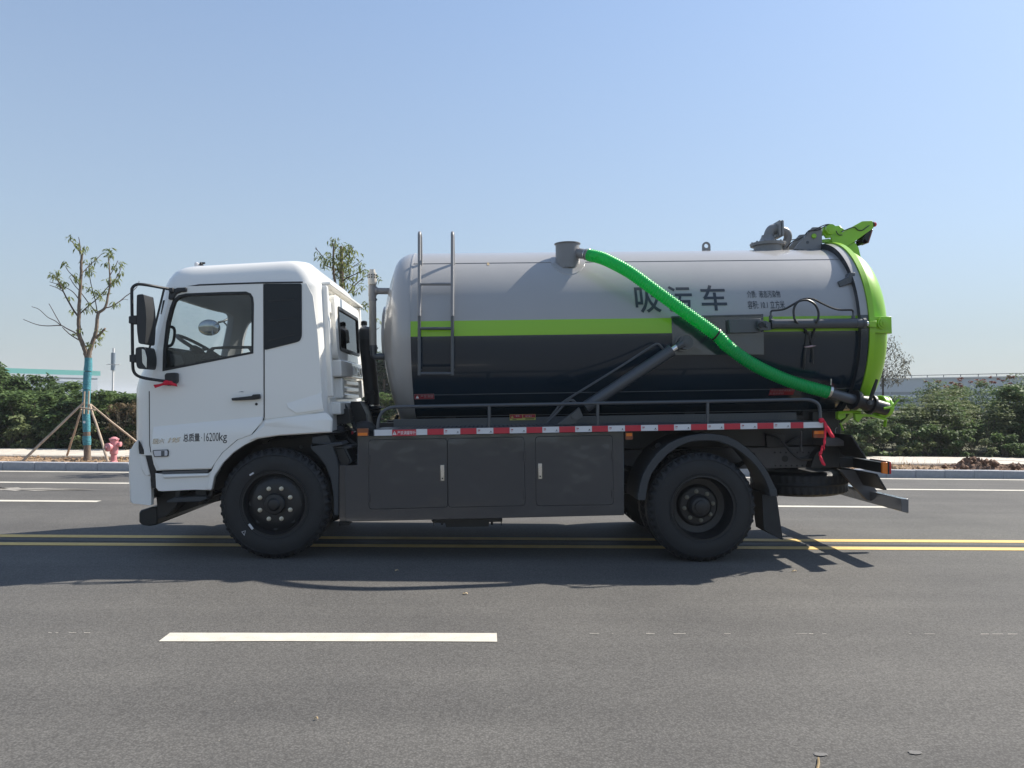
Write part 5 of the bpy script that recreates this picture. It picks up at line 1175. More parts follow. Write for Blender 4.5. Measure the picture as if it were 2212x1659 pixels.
s_rear = L(699, 700, -1.02)[0]; s_rear_low = L(708, 870, -1.02)[0]; z_a = L(699, 700, -1.02)[1]; z_b = L(708, 870, -1.02)[1]
def cab_loft(off, zlo, zhi, mi=0):
    lv = list(np.linspace(zlo, zr0_-.02, 16))+[zr0_] + [zr0_+(zhi-zr0_)*math.sin(t) for t in np.linspace(.1, math.pi/2, 12)]
    b = MB(); rows = []; NP = 0
    for z in lv:
        u = max(0., min(1., (z-zr0_)/(zhi-zr0_))); rnd_ = 1-(max(0, 1-u**2.5))**(1/2.5)
        w_ = WC_-off-.05*u-.13*rnd_
        sf = interp(front_tab, z-.06*u)+off
        sr = s_rear+(s_rear_low-s_rear)*min(1.3, max(-.5, (z_a-z)/(z_a-z_b)))-off-.13*rnd_-.07*u
        a, nf, rr = .36, 3.0, max(.05, .17-off)
        pts = []
        for t in np.linspace(0, math.pi/2, 10):            # near half of the bowed front, centre outwards
            y = -w_*math.sin(t)**(2/nf); x = sf+a-a*math.cos(t)**(2/nf); pts.append((x, y))
        for k in range(1, 9): pts.append((sf+a+(sr-rr-sf-a)*k/9, -w_))
        for t in np.linspace(0, math.pi/2, 8): pts.append((sr-rr+rr*math.sin(t), -w_+rr-rr*math.cos(t)))
        nb = 6
        half = pts+[(sr, (-w_+rr)*(1-k/nb)) for k in range(1, nb)]
        full = half+[(sr, 0)]+[(x, -y) for x, y in half[::-1]]; full = full[:-1]     # close at the front centre
        NP = len(full); rows.append([(x, y, z-.047*u*max(0, sr-x)) for x, y in full])
    for r_ in rows: b.v += r_
    n = len(rows)
    for i in range(n-1):
        for k in range(NP): b.f.append((i*NP+k, i*NP+(k+1) % NP, (i+1)*NP+(k+1) % NP, (i+1)*NP+k)); b.m.append(mi)
    b.f.append(tuple(range(NP))); b.m.append(mi); b.f.append(tuple((n-1)*NP+k for k in range(NP))); b.m.append(mi)
    return b
shell = cab_loft(0, zbot_, ztop_).build('cab_body', [M['white'], M['lining']], T, ang=30)
cut_tmp = []
def cutter(mb): o = mb.build('cutter', [M['lining']], T, smooth=False); cut_tmp.append(o); return o
inner = cutter(cab_loft(.055, L(600, 925, -1.15)[1], ztop_-.06))
win = P(VA, [(455, 1322), (462, 1100), (497, 800), (537, 645), (567, 568), (624, 517), (702, 497), (1100, 482), (1350, 477), (1395, 496), (1418, 533), (1425, 600), (1420, 1128)], -1.15)
side = cutter(MB().prism(win, -1.5, 1.5))
arch = P(VD, [(455.7, 1062), (462.7, 1028.7), (482.5, 998.9), (504.4, 977), (528, 961), (558, 947.3), (597.6, 941.4), (657, 937.4), (740, 931), (760, 1110), (455, 1110)], -1.15)
archc = cutter(MB().prism(arch, -1.6, 1.6))
wz0 = L(330, 790, -.7)[1]; wz1 = L(362, 640, -.7)[1]; sfm = interp(front_tab, wz1)
q = MB(); yz = rquad([(-.98, wz0), (.98, wz0), (.93, wz1), (-.93, wz1)], .10); n = len(yz)
q.add([(sfm-1.2, a, b) for a, b in yz]+[(sfm+.42, a, b) for a, b in yz], [tuple(range(n)), tuple(range(2*n-1, n-1, -1))]+[(i, (i+1) % n, n+(i+1) % n, n+i) for i in range(n)])
screen = cutter(q)
def rearx(z): return s_rear+(s_rear_low-s_rear)*min(1.3, max(-.5, (z_a-z)/(z_a-z_b)))
rw1 = L(731, 661, -.58)[1]; rw0 = L(736, 757, -.58)[1]
yzr = rquad([(-.60, rw0), (.62, rw0), (.62, rw1), (-.60, rw1)], .06); n = len(yzr)
q = MB(); q.add([(s_rear-.35, a, b) for a, b in yzr]+[(s_rear+.4, a, b) for a, b in yzr], [tuple(range(n)), tuple(range(2*n-1, n-1, -1))]+[(i, (i+1) % n, n+(i+1) % n, n+i) for i in range(n)])
rearw = cutter(q)
for c in (inner, side, archc, screen, rearw):
    md = shell.modifiers.new('cut', 'BOOLEAN'); md.object = c; md.operation = 'DIFFERENCE'; md.solver = 'EXACT'
    try: md.material_mode = 'TRANSFER'
    except Exception: pass
dg = bpy.context.evaluated_depsgraph_get(); nm = bpy.data.meshes.new_from_object(shell.evaluated_get(dg))
shell.modifiers.clear(); shell.data = nm; nm.name = 'cab_body'
for c in cut_tmp: bpy.data.objects.remove(c)
nm.polygons.foreach_set('use_smooth', [True]*len(nm.polygons)); nm.set_sharp_from_angle(angle=R(30))
# door skin with its window opening
door_pts = P(VA, [(545, 412), (1538, 381)], -1.16) + P(VD, [(569.3, 612), (569.3, 901)], -1.16) + P(VW, [(525, 187), (378, 238), (205, 385), (120, 500), (90, 566)], -1.16) + P(VC, [(975, 793), (375, 810), (345, 740), (325, 645), (303, 577)], -1.16) + P(VA, [(301, 1435), (330, 1362), (352, 1190), (440, 830), (505, 560), (530, 430)], -1.16)
wino = P(VA, [(446, 1330), (452, 1100), (487, 800), (527, 640), (557, 560), (618, 507), (700, 487), (1100, 472), (1352, 467), (1402, 488), (1428, 530), (1436, 600), (1430, 1136)], -1.16)
dr = part(MB().prism(door_pts, -1.162, -1.145, hole=wino), 'cab_door', 'white', bevel=.004)
wini = P(VA, [(470, 1305), (478, 1100), (513, 800), (553, 650), (585, 575), (632, 530), (706, 512), (1100, 497), (1345, 492), (1385, 508), (1405, 540), (1412, 600), (1410, 1118)], -1.16)
part(MB().prism(inset(wino, -.002), -1.166, -1.12, hole=wini), 'window_seal', 'seal', dr, bevel=.004)
part(MB().prism(inset(wino, .008), -1.136, -1.132), 'window', 'glass', dr, smooth=False)
# sloping shoulder pressed into the lower door and quarter panel
def bulge(line_back, line_front, rest, v, parent, y0=-1.162, y1=-1.178, m='white'):
    back = P(v, line_back+rest, -1.165); fr = P(v, line_front+rest, -1.165)
    return part(MB().prism(fr, y1, y0+.002, poly2=back), 'pressing', m, parent, bevel=.003)
bulge([(327, 973.5), (332, 922), (571-2.5, 898.5)], [(327, 973.5), (332, 926), (571-2.5, 911)], [(568, 903.5), (543.5, 938.5), (513.5, 949.5), (480, 978.5), (463.5, 1002), (457.5, 1011.5), (346, 1014.5), (339, 1003), (334.5, 991), (329, 975)], VD, dr)
# quarter panel behind the door
qp = part(MB().prism(P(VD, [(572, 613), (640, 611.5), (662, 612), (676, 640), (686, 720), (692, 800), (697, 880), (700, 888), (640, 896), (572, 905)], -1.158), -1.158, -1.145), 'quarter_panel', 'white', bevel=.004)
bulge([(616, 868), (694, 846)], [(622, 881), (694, 853)], [(699, 884), (640, 893)], VD, qp, -1.157, -1.166)
tint = part(MB().prism(rquad(P(VB, [(163, 379), (574, 376), (576, 950), (553, 1003), (510, 1018), (168, 1102)], -1.165), .02), -1.166, -1.15), 'tinted_panel', 'quarter', qp, bevel=.003)
for ya, yb in ((560, 545), (775, 742), (990, 930)):
    po = P(VB, [(212, ya), (490, yb), (490, yb+10), (212, ya+16)], -1.168); part(MB().prism(po, -1.170, -1.16), 'louvre', 'seal', tint)
# wheel arch skirt
fen = P(VD, [(571.8, 908), (640, 899), (703, 891), (711, 897), (718, 906), (717, 934)], -1.17) + P(VW, [(1100, 192), (800, 211), (600, 241), (450, 311), (330, 391), (220, 500), (120, 650), (88, 800), (35, 797), (60, 690), (97, 572), (128, 504), (212, 392), (382, 247), (532, 193), (560, 165), (640, 60)], -1.17)
fn = part(MB().prism(fen, -1.172, -1.13), 'wheel_arch', 'white', bevel=.008, seg=3)
bulge([(572, 908), (640, 899), (703, 891.5)], [(572, 920), (640, 912), (703, 905)], [(716, 907), (715.5, 932), (657, 935.5), (600, 939.5), (558, 945), (540, 951), (545, 941)], VD, fn, -1.171, -1.188)
for pts_ in ([(570.7, 613.5, -1.156), (570.7, 760, -1.156), (570.7, 902, -1.156)], [(570.3, 904, -1.163), (544.5, 938.3, -1.163), (514, 949.6, -1.163), (481, 978, -1.163), (467, 1000, -1.163), (457.5, 1014, -1.163)], [(322.5, 845, -1.160), (323.5, 960, -1.160), (326, 977, -1.160)]):
    part(MB().tube(P3(VD, pts_), .0048, 6), 'door_gap', 'seal')
# dark liner inside the arch
b = MB(); V = []
la = [(a, b_) for a, b_ in P(VD, [(462, 1060), (468, 1030), (486, 1001), (508, 979), (531, 963), (560, 950), (598, 944), (657, 940), (735, 934)], -1.12)]
for s, z in la: V += [(s, -1.13, z), (s, -.55, z)]
part(b.add(V, [(2*i, 2*i+2, 2*i+3, 2*i+1) for i in range(len(la)-1)]), 'arch_liner', 'chassis', recalc=False)
part(MB().prism(P(VD, [(440, 1075), (470, 1010), (520, 965), (720, 936), (735, 1000), (700, 1010)], -.55), -.55, -.52), 'arch_wall', 'chassis')
# front step skirt
sk = empty('step_skirt', (0, 0, 0), T)
plate('skirt', 'white', VC, [(363, 838), (440, 845), (945, 838), (985, 800), (1030, 795), (968, 1024), (920, 1022), (800, 1018), (440, 1036), (395, 1030), (370, 995)], -1.15, -1.02, sk, bevel=.012)
plate('skirt_ledge', 'white', VC, [(432, 850), (945, 838), (935, 880), (445, 900)], -1.17, -1.14, sk, bevel=.012, ch=.004)
plate('step_slot', 'trim', VC, [(433, 820), (940, 800), (940, 832), (435, 850)], -1.156, -1.12, sk)
plate('door_shadow_gap', 'seal', VC, [(380, 806), (1040, 790), (1030, 800), (378, 820)], -1.146, -1.10, sk)
# marker lamp and badges
ml = plate('marker_lamp', 'seal', VC, [(333, 588), (498, 580), (506, 600), (504, 655), (350, 662)], -1.190, -1.17, T, r=.01)
plate('lens', 'clearlens', VC, [(342, 595), (490, 588), (496, 605), (494, 648), (356, 654)], -1.194, -1.185, ml, r=.008); plate('reflector', 'trim', VC, [(425, 594), (465, 592), (465, 650), (425, 652)], -1.1945, -1.19, ml)
def flat_letter(body, x0, x1, yt, yb, m, y, v=VC, bold=0, par=T, depth=0, shear=0, name='lettering'):
    return letter(name, body, M[m], par, [L(x0, yb[0], y, v), L(x1, yb[1], y, v), L(x0, yt, y, v)], y, bold=bold, depth=depth, shear=shear)
YB_ = -1.1795
flat_letter('总质量', 667, 847, 408, (498, 492), 'print_black', YB_, bold=.014); flat_letter('·', 863, 871, 448, (458, 458), 'print_black', YB_, bold=.01)
flat_letter('16200', 893, 1052, 400, (492, 488), 'print_black', YB_, bold=-.004); flat_letter('kg', 1057, 1143, 396, (515, 511), 'print_black', YB_, bold=.002)
flat_letter('国六', 336, 466, 462, (518, 512), 'chrome', YB_, bold=.012, depth=.006, shear=.15, name='badge'); flat_letter('195', 500, 640, 455, (508, 498), 'chrome', YB_, bold=.02, depth=.006, shear=.35, name='badge')
# door handle
dh = plate('handle_cup', 'white', VA, [(1160, 1600), (1230, 1560), (1380, 1540), (1425, 1580), (1430, 1625), (1200, 1650)], -1.1645, -1.16, dr, r=.04)
plate('door_handle', 'plastic', VA, [(1190, 1625), (1410, 1600), (1425, 1585), (1500, 1580), (1506, 1630), (1440, 1642), (1195, 1652)], -1.20, -1.168, dr, bevel=.006)
plate('handle_pad', 'chassis', VA, [(1425, 1600), (1490, 1594), (1490, 1622), (1425, 1632)], -1.205, -1.198, dr, r=.006)
part(MB().lathe([(.012, 0), (.012, .006), (.008, .008)], pt3(VD, 554, 873, -1.162), (0, -1, 0), 14), 'door_lock', 'chassis', dr)
# roof seam moulding
part(MB().tube(P3(VD, [(398, 621, -1.152), (430, 615.5, -1.153), (480, 613.5, -1.153), (570, 610.5, -1.153), (654, 609.5, -1.153)]), .007, 6), 'drip_rail', 'seal')
# windscreen, pillars, wiper
q = MB(); ww = [(-.99, wz0-.01), (.99, wz0-.01), (.94, wz1+.01), (-.94, wz1+.01)]
V = []; nn = 14
for i in range(nn+1):
    for t, z in ((0, wz0-.03), (1, wz1+.03)):
        u = -1+2*i/nn; hw = .99 if t == 0 else .95; y = u*hw; sf = interp(front_tab, z)+.03; au = min(.999, abs(y)/WC_); x = sf+.36*(1-(1-au**3)**(1/3)); V.append((x, y, z))
part(q.add(V, [(2*i, 2*i+2, 2*i+3, 2*i+1) for i in range(nn)]), 'windscreen', 'glass', recalc=False)
# exterior black strip on the A pillar
part(MB().tube(smooth_path([Vector((interp(front_tab, z)+bow(.93)-.006, -.93, z)) for z in np.linspace(wz1+.05, wz0-.04, 8)], 4), .016, 6), 'screen_seal', 'seal')
plate('rain_deflector', 'seal', VA, [(445, 560), (470, 555), (462, 600), (430, 712), (418, 712)], -1.09, -1.07)
# upper mirror bracket and corner cap
plate('bracket_cap', 'plastic', VA, [(510, 470), (540, 445), (600, 422), (700, 418), (700, 465), (640, 470), (590, 490), (550, 555), (500, 548)], -1.185, -1.15, bevel=.008)
plate('bracket_foot', 'plastic', VA, [(500, 425), (552, 420), (555, 470), (512, 475)], -1.21, -1.15, bevel=.006)
plate('bracket_foot', 'plastic', VA, [(462, 1370), (480, 1352), (580, 1347), (592, 1360), (592, 1440), (580, 1462), (500, 1490), (465, 1480)], -1.23, -1.162, bevel=.014)
mr = empty('mirror_assembly', (0, 0, 0), T)
mp = P3(VA, [(520, 438, -1.19), (430, 422, -1.25), (300, 398, -1.34), (200, 385, -1.38), (150, 392, -1.39), (115, 425, -1.40), (108, 480, -1.40), (112, 800, -1.40), (116, 1150, -1.40), (120, 1290, -1.40), (135, 1345, -1.39), (170, 1380, -1.38), (240, 1405, -1.34), (380, 1428, -1.26), (475, 1440, -1.21)])
part(MB().tube(smooth_path(mp, 4), .0135, 12), 'arm', 'plastic', mr)
def mirror(pts, y0, y1, name, gx):
    plate(name, 'plastic', VA, pts, y0, y1, mr, bevel=.02, r=.02)
mirror([(162, 500), (200, 493), (236, 493), (258, 640), (266, 760), (262, 900), (252, 1030), (235, 1040), (182, 1030), (165, 900), (158, 700)], -1.46, -1.26, 'main_mirror', 0)
mirror([(150, 1080), (180, 1068), (240, 1066), (256, 1085), (276, 1180), (275, 1250), (262, 1312), (180, 1305), (160, 1280), (146, 1180)], -1.44, -1.24, 'wide_mirror', 0)
plate('mirror_glass', 'mirror', VA, [(215, 1085), (248, 1100), (272, 1190), (268, 1300), (222, 1240)], -1.443, -1.4395, mr, r=.01)
plate('clamp', 'plastic', VA, [(72, 735), (100, 725), (160, 722), (160, 820), (100, 818), (72, 808)], -1.43, -1.37, mr, bevel=.008); plate('clamp', 'plastic', VA, [(80, 1155), (105, 1150), (150, 1148), (150, 1235), (105, 1236), (80, 1228)], -1.43, -1.37, mr, bevel=.008)
# convex look-down mirror on the far corner of the screen
m0 = pt3(VA, 948, 857, .95); mm_ = empty('kerb_mirror', (0, 0, 0), T)
b = MB(); b.lathe([(.115, 0), (.13, .01), (.12, .035), (.06, .05), (.01, .055)], (0, 0, 0), (0, 1, .1), 28); b.v = [(v[0]*1.0, v[1], v[2]*.74) for v in b.v]; o = part(b, 'mirror_back', 'plastic', mm_); o.location = m0
b = MB(); b.lathe([(.122, 0), (.10, -.012), (.05, -.022), (.005, -.025)], (0, 0, 0), (0, 1, .1), 28); b.v = [(v[0], v[1], v[2]*.74) for v in b.v]; o = part(b, 'mirror_glass', 'mirror', mm_); o.location = m0
part(MB().tube(smooth_path(P3(VA, [(1050, 800, .97), (1110, 785, 1.02), (1150, 765, 1.08), (1180, 745, 1.14)]), 3), .013, 8), 'stay', 'plastic', mm_); part(MB().tube(P3(VA, [(1105, 790, 1.02), (1180, 875, 1.14)]), .009, 8), 'stay', 'plastic', mm_)
# inside of the cab
part(MB().prism(P(VA, [(440, 1340), (455, 1105), (510, 1085), (600, 1085), (680, 1130), (860, 1145), (900, 1500), (440, 1500)], -.9), -1.06, 1.06), 'dashboard', 'trim_dark', bevel=.03)
plate('binnacle', 'trim_dark', VA, [(500, 1100), (560, 1080), (620, 1085), (650, 1115), (600, 1130), (510, 1125)], -.75, -.25, bevel=.02); plate('vent_panel', 'trim', VA, [(520, 1140), (640, 1150), (680, 1230), (670, 1260), (530, 1275)], -1.075, -1.06, bevel=.01)
wc = pt3(VA, 840, 1075, -.5); tilt = Vector((.52, 0, .85)).normalized()
b = MB(); u = Vector((0, 1, 0)); v_ = tilt.cross(u); n = 40
ringp = [wc+(u*math.cos(2*math.pi*i/n)+v_*math.sin(2*math.pi*i/n))*.235 for i in range(n+1)]
swl = part(b.tube(ringp, .016, 10, cap=False), 'steering_wheel', 'trim_dark', recalc=False)
for a in (0, 2.1, 4.2): part(MB().tube([wc-tilt*.03, wc+(u*math.cos(a)+v_*math.sin(a))*.23], .014, 8), 'spoke', 'trim_dark', swl)
part(MB().lathe([(.07, -.06), (.075, -.02), (.05, .0)], wc, tilt, 18), 'horn_pad', 'trim_dark', swl); part(MB().tube([wc-tilt*.02, wc-tilt*.5], .04, 10), 'column', 'trim_dark', swl)
plate('door_grab', 'trim_dark', VA, [(860, 1215), (930, 1100), (980, 1068), (1140, 1055), (1410, 1055), (1410, 1140), (1370, 1085), (1000, 1092), (985, 1110), (1000, 1140), (1100, 1168)], -1.09, -1.06, bevel=.01)
part(MB().tube(smooth_path(P3(VA, [(500, 850, -.98), (545, 850, -.98), (572, 880, -.98), (570, 960, -.98), (545, 1040, -.98), (500, 1060, -.98)]), 4), .014, 8), 'grab_handle', 'trim')
se = empty('driver_seat', (0, 0, 0), T); s0, z0 = L(600, 780, -.5)
for y in (-.78, .30):
    part(MB().box(s0-.62, s0-.10, y, y+.5, z0-.35, z0-.2), 'cushion', 'trim_dark', se, bevel=.05); part(MB().prism([(s0-.16, z0-.25), (s0-.02, z0-.25), (s0+.12, z0+.42), (s0+.02, z0+.42)], y, y+.5), 'backrest', 'trim_dark', se, bevel=.05)
    part(MB().prism([(s0+.04, z0+.44), (s0+.13, z0+.44), (s0+.16, z0+.64), (s0+.08, z0+.64)], y+.12, y+.38), 'headrest', 'trim_dark', se, bevel=.03)
# roof fittings
plate('antenna_base', 'chassis', VA, [(835, 180), (850, 142), (862, 142), (880, 178)], -.60, -.56); part(MB().tube(P3(VA, [(860, 155, -.58), (905, 155, -.58)]), .010, 8), 'antenna', 'chassis')
part(MB().lathe([(.022, -.02), (.022, .012), (.014, .022)], pt3(VA, 815, 172, -.58), (0, 0, 1), 14), 'roof_lamp', 'clearlens')
# back wall pressings
bw = empty('back_wall', (0, 0, 0), T)
def rp(yn, py, off=0):                      # point on the rear face at lateral yn, height of pixel row py at that depth
    z = L(730, py, yn)[1]; return z
def back_panel(name, y0, y1, z0, z1, th, m='white', par=bw, r=.02, bev=.012):
    q = MB(); n_ = rrect(y0, y1, z0, z1, r); k = len(n_)
    q.add([(rearx(b)-.02, a, b) for a, b in n_]+[(rearx(b)+th, a, b) for a, b in n_], [tuple(range(k)), tuple(range(2*k-1, k-1, -1))]+[(i, (i+1) % k, k+(i+1) % k, k+i) for i in range(k)])
    return part(q, name, m, par, bevel=bev)
zA = L(700, 611, -1.0)[1]; zB = L(715, 846, -1.0)[1]; zC_ = L(720, 905, -.6)[1]
back_panel('corner_rib', -1.0, -.945, zB-.05, zA-.02, .05); back_panel('corner_rib', .945, 1.0, zB-.05, zA-.02, .05)
back_panel('gutter', -.98, .98, zA-.015, zA+.012, .075, r=.006)
q = MB(); ou = rrect(-.74, .76, rw0-.09, rw1+.10, .09, 5); n_ = len(ou)
tri_ = tessellate_polygon([[Vector((a, b, 0)) for a, b in ou], [Vector((a, b, 0)) for a, b in yzr]]); fl_ = ou+yzr; N_ = len(fl_)
q.add([(rearx(b)-.02, a, b) for a, b in fl_]+[(rearx(b)+.062, a, b) for a, b in fl_], [tuple(t) for t in tri_]+[tuple(i+N_ for i in t) for t in tri_]+[(i, (i+1) % n_, N_+(i+1) % n_, N_+i) for i in range(n_)]+[(n_+i, n_+(i+1) % len(yzr), N_+n_+(i+1) % len(yzr), N_+n_+i) for i in range(len(yzr))])
part(q, 'window_frame', 'white', bw, bevel=.012)
gz = (rw0+rw1)/2
q = MB(); k = len(yzr); q.add([(rearx(b)+.010, a, b) for a, b in inset(yzr, .001)]+[(rearx(b)+.072, a, b) for a, b in inset(yzr, .001)]+[(rearx(b)+.072, a, b) for a, b in inset(yzr, .032)]+[(rearx(b)+.010, a, b) for a, b in inset(yzr, .032)], [(j*k+i, j*k+(i+1) % k, ((j+1) % 4)*k+(i+1) % k, ((j+1) % 4)*k+i) for j in range(4) for i in range(k)])
part(q, 'rear_window_seal', 'seal', bw)
q = MB(); q.add([(rearx(b)+.052, a, b) for a, b in inset(yzr, .004)]+[(rearx(b)+.056, a, b) for a, b in inset(yzr, .004)], [tuple(range(k)), tuple(range(2*k-1, k-1, -1))]+[(i, (i+1) % k, k+(i+1) % k, k+i) for i in range(k)])
part(q, 'rear_window', 'glass', bw, smooth=False)
back_panel('pressing', -.88, -.72, L(722, 655, -.8)[1]-.10, L(722, 655, -.8)[1]+.02, .03)
back_panel('pressing', -.80, -.76, L(724, 745, -.78)[1], L(724, 690, -.78)[1], .022)
for py in (772, 779): back_panel('pressing', -.88, -.74, L(724, py, -.8)[1]-.008, L(724, py, -.8)[1]+.008, .018, r=.004, bev=.004)
zd1 = rw0-.06; zd0 = rw0-.265
back_panel('badge_panel', -.70, .72, zd0, zd1-.035, .085)
zp = zd0-.012
back_panel('pressing', -.62, -.52, zp-.20, zd0-.01, .075); back_panel('pressing', .58, .68, zp-.20, zd0-.01, .075)
for i in range(3): back_panel('pressing', -.46, .50, zp-.065-.072*i, zp-.010-.072*i, .055)
back_panel('lower_sill', -.80, .82, zp-.36, zp-.235, .075)
for y in (-.52, .50): part(MB().lathe([(.030, 0), (.028, .004)], (rearx(zp-.29)+.074, y, zp-.29), (1, 0, 0), 14), 'drain_hole', 'seal', bw)
# embossed letters on the back wall
def back_letter(body, y0, y1, z0, z1, th):
    V, F = text_geo(body, 0, 0); q = bmesh.new(); vs = [q.verts.new((rearx(z0+(z1-z0)*b)+th, y0+(y1-y0)*a, z0+(z1-z0)*b)) for a, b in V]
    for f in F:
        try: q.faces.new([vs[i] for i in f])
        except ValueError: pass
    r = bmesh.ops.extrude_face_region(q, geom=q.faces[:])
    for e in r['geom']:
        if isinstance(e, bmesh.types.BMVert): e.co.x += .018
    bmesh.ops.recalc_face_normals(q, faces=q.faces); me = bpy.data.meshes.new('embossed_lettering'); q.to_mesh(me); q.free(); me.materials.append(M['white']); o = bpy.data.objects.new('embossed_lettering', me); COL.objects.link(o); o.parent = bw
back_letter('DFCV', .02, .56, zd0+.03, zd1-.075, .084)
# bumper, tow beam, step
bp = empty('front_bumper', (0, 0, 0), T)
plate('bumper_end', 'white', VC, [(168, 478), (132, 515), (98, 575), (88, 700), (92, 900), (104, 1150), (122, 1170), (300, 1188), (318, 1186), (320, 1080), (314, 905), (322, 862), (296, 775), (258, 632), (192, 628), (182, 560), (186, 500)], -1.10, -1.04, bp, bevel=.022, seg=3)
q = P(VC, [(98, 575), (88, 700), (92, 900), (104, 1150), (122, 1170), (200, 1172), (175, 900), (165, 700), (150, 575)], -1.08); s_ = [(a-.03, b) for a, b in q]
part(MB().prism(s_, -1.05, 1.05), 'bumper', 'white', bp, bevel=.03); part(MB().prism([(a, b) for a, b in P(VC, [(168, 478), (98, 575), (88, 700), (92, 900), (104, 1150), (122, 1170), (300, 1188), (318, 1186), (314, 905), (322, 862), (258, 632), (192, 628)], -1.10)], 1.04, 1.10), 'bumper_end', 'white', bp, bevel=.022, seg=3)
plate('bumper_facet', 'white', VC, [(192, 632), (256, 636), (292, 775), (316, 858), (290, 870), (240, 855), (210, 800)], -1.112, -1.09, bp, bevel=.012)
plate('bumper_bracket', 'chassis', VC, [(180, 480), (215, 560), (290, 650), (350, 750), (385, 870), (370, 1100), (310, 1098), (318, 850), (258, 632), (190, 628)], -1.02, -.80, bp)
plate('bumper_gap', 'chassis', VC, [(180, 480), (235, 580), (300, 582), (330, 660), (345, 745), (375, 815), (362, 840), (362, 1000), (322, 1000), (310, 900), (312, 862), (290, 775), (252, 632), (188, 628), (180, 560)], -1.128, -1.11, bp, bevel=.002)
for y in (968, 1000): plate('tab', 'white', VC, [(318, y), (345, y-3), (345, y+12), (318, y+16)], -1.06, -1.03, bp)
plate('tow_block', 'chassis', VC, [(183, 1265), (205, 1240), (330, 1205), (385, 1215), (385, 1400), (300, 1416), (215, 1402), (183, 1370)], -.82, .82, bevel=.02)
plate('front_beam', 'chassis', VC, [(372, 1090), (600, 1020), (920, 1020), (1070, 1060), (1070, 1140), (840, 1190), (390, 1350)], -.62, -.48)
plate('front_beam', 'chassis', VC, [(372, 1040), (640, 1030), (632, 1090), (600, 1190), (470, 1310), (385, 1340)], -.85, -.63)
plate('step', 'fender', VC, [(485, 1142), (560, 1105), (830, 1088), (925, 1095), (925, 1120), (850, 1150), (485, 1160)], -1.10, -.70, bevel=.01)
for pts in ([(580, 1020), (640, 1020), (632, 1100), (580, 1105)], [(800, 1018), (915, 1018), (925, 1105), (885, 1110), (800, 1080)]): plate('step_hanger', 'fender', VC, pts, -1.0, -.9)
part(MB().tube(smooth_path(P3(VC, [(985, 1020, -1.0), (960, 1090, -1.0), (900, 1150, -1.0), (850, 1170, -.95)]), 4), .018, 8), 'air_pipe', 'chassis')
# mudguard piece behind the front wheel
mg = plate('front_mudguard', 'fender', VW, [(1170, 300), (1180, 295), (1490, 280), (1525, 310), (1410, 330), (1460, 480), (1476, 560), (1476, 1080), (1420, 1075), (1415, 850), (1385, 680), (1330, 540), (1250, 430), (1170, 350)], -1.14, -.80, bevel=.012)
plate('mudguard_cap', 'fender', VW, [(1185, 225), (1270, 210), (1355, 195), (1395, 285), (1300, 295), (1185, 292)], -1.12, -.85, mg, bevel=.01); plate('step_box', 'fender', VW, [(1415, 330), (1530, 320), (1610, 320), (1620, 345), (1560, 350), (1625, 490), (1580, 525), (1480, 530), (1450, 400)], -1.06, -.75, mg, bevel=.01)
plate('step_box_face', 'chassis', VW, [(1440, 350), (1530, 340), (1600, 480), (1580, 520), (1490, 520)], -1.068, -1.05, mg)
part(MB().lathe([(.020, 0), (.020, .02), (.012, .022)], pt3(VW, 1072, 327, -.54), (0, -1, 0), 14), 'chassis_bolt', 'trim')
plate('locker_foot', 'rubber', VW, [(1478, 1140), (1588, 1145), (1588, 1185), (1478, 1190)], -1.0, -.85)
# ---------------------------------------------------------------- between cab and tank
sn = empty('air_intake', (0, 0, 0), T); yS = .25
c0 = [pt3(VB, 1285, 930, yS), pt3(VB, 1285, 1040, yS), pt3(VB, 1310, 1300, yS), pt3(VE, 668, 640, yS), pt3(VE, 680, 760, yS), pt3(VE, 682, 865, yS)]
part(MB().tube(smooth_path(c0, 4), .082, 20), 'duct', 'plastic', sn); top = c0[0]
part(MB().lathe([(.085, -.06), (.088, .02), (.08, .05), (.05, .075), (.01, .085)], top, (0, 0, 1), 22), 'hood', 'fender', sn)
pb = pt3(VE, 684, 865, yS); part(MB().lathe([(.09, 0), (.108, -.02), (.088, -.04), (.108, -.06), (.088, -.08), (.105, -.10), (.085, -.115), (.085, -.30)], pb, (0, 0, 1), 24), 'bellows', 'rubber', sn)
part(MB().tube([pb+Vector((0, 0, .006)), pb+Vector((0, 0, .02))], .083, 20), 'clip', 'steel', sn)
part(MB().tube(smooth_path([pt3(VE, 500, 1150, -.6), pt3(VE, 580, 1130, -.6), pt3(VE, 650, 1150, -.58), pt3(VE, 685, 1210, -.55), pt3(VE, 690, 1260, -.5)], 4), .06, 16), 'intake_elbow', 'plastic', sn)
plate('duct_strap', 'chassis', VE, [(600, 655), (690, 655), (720, 690), (700, 710), (600, 690)], .15, .2, sn)
# tank level glass
lg = empty('level_gauge', (0, 0, 0), T); yG = -.25
def gp(x, y): return pt3(VB, x, y, yG)
part(MB().tube([gp(1345, 400), gp(1345, 515)], .043, 18), 'tee', 'pvc', lg); part(MB().tube([gp(1345, 515), gp(1345, 570)], .040, 18), 'hose_clip', 'pvc', lg)
part(MB().lathe([(.014, 0), (.014, .02)], gp(1385, 552), (0, -1, 0), 8), 'clip_screw', 'slate', lg); part(MB().lathe([(.014, 0), (.014, .02)], gp(1393, 1080), (0, -1, 0), 8), 'clip_screw', 'slate', lg)
b = MB(); A_, B_ = gp(1347, 570), gp(1352, 1052); n = 120
part(b.tube([A_+(B_-A_)*i/n for i in range(n+1)], [.038+.0016*math.sin(i*2*math.pi/3) for i in range(n+1)], 16), 'sight_hose', 'clear_tube', lg)
part(MB().tube([gp(1355, 1050), gp(1356, 1110)], .041, 16), 'hose_clip', 'slate', lg)
hd_s = s1-.34
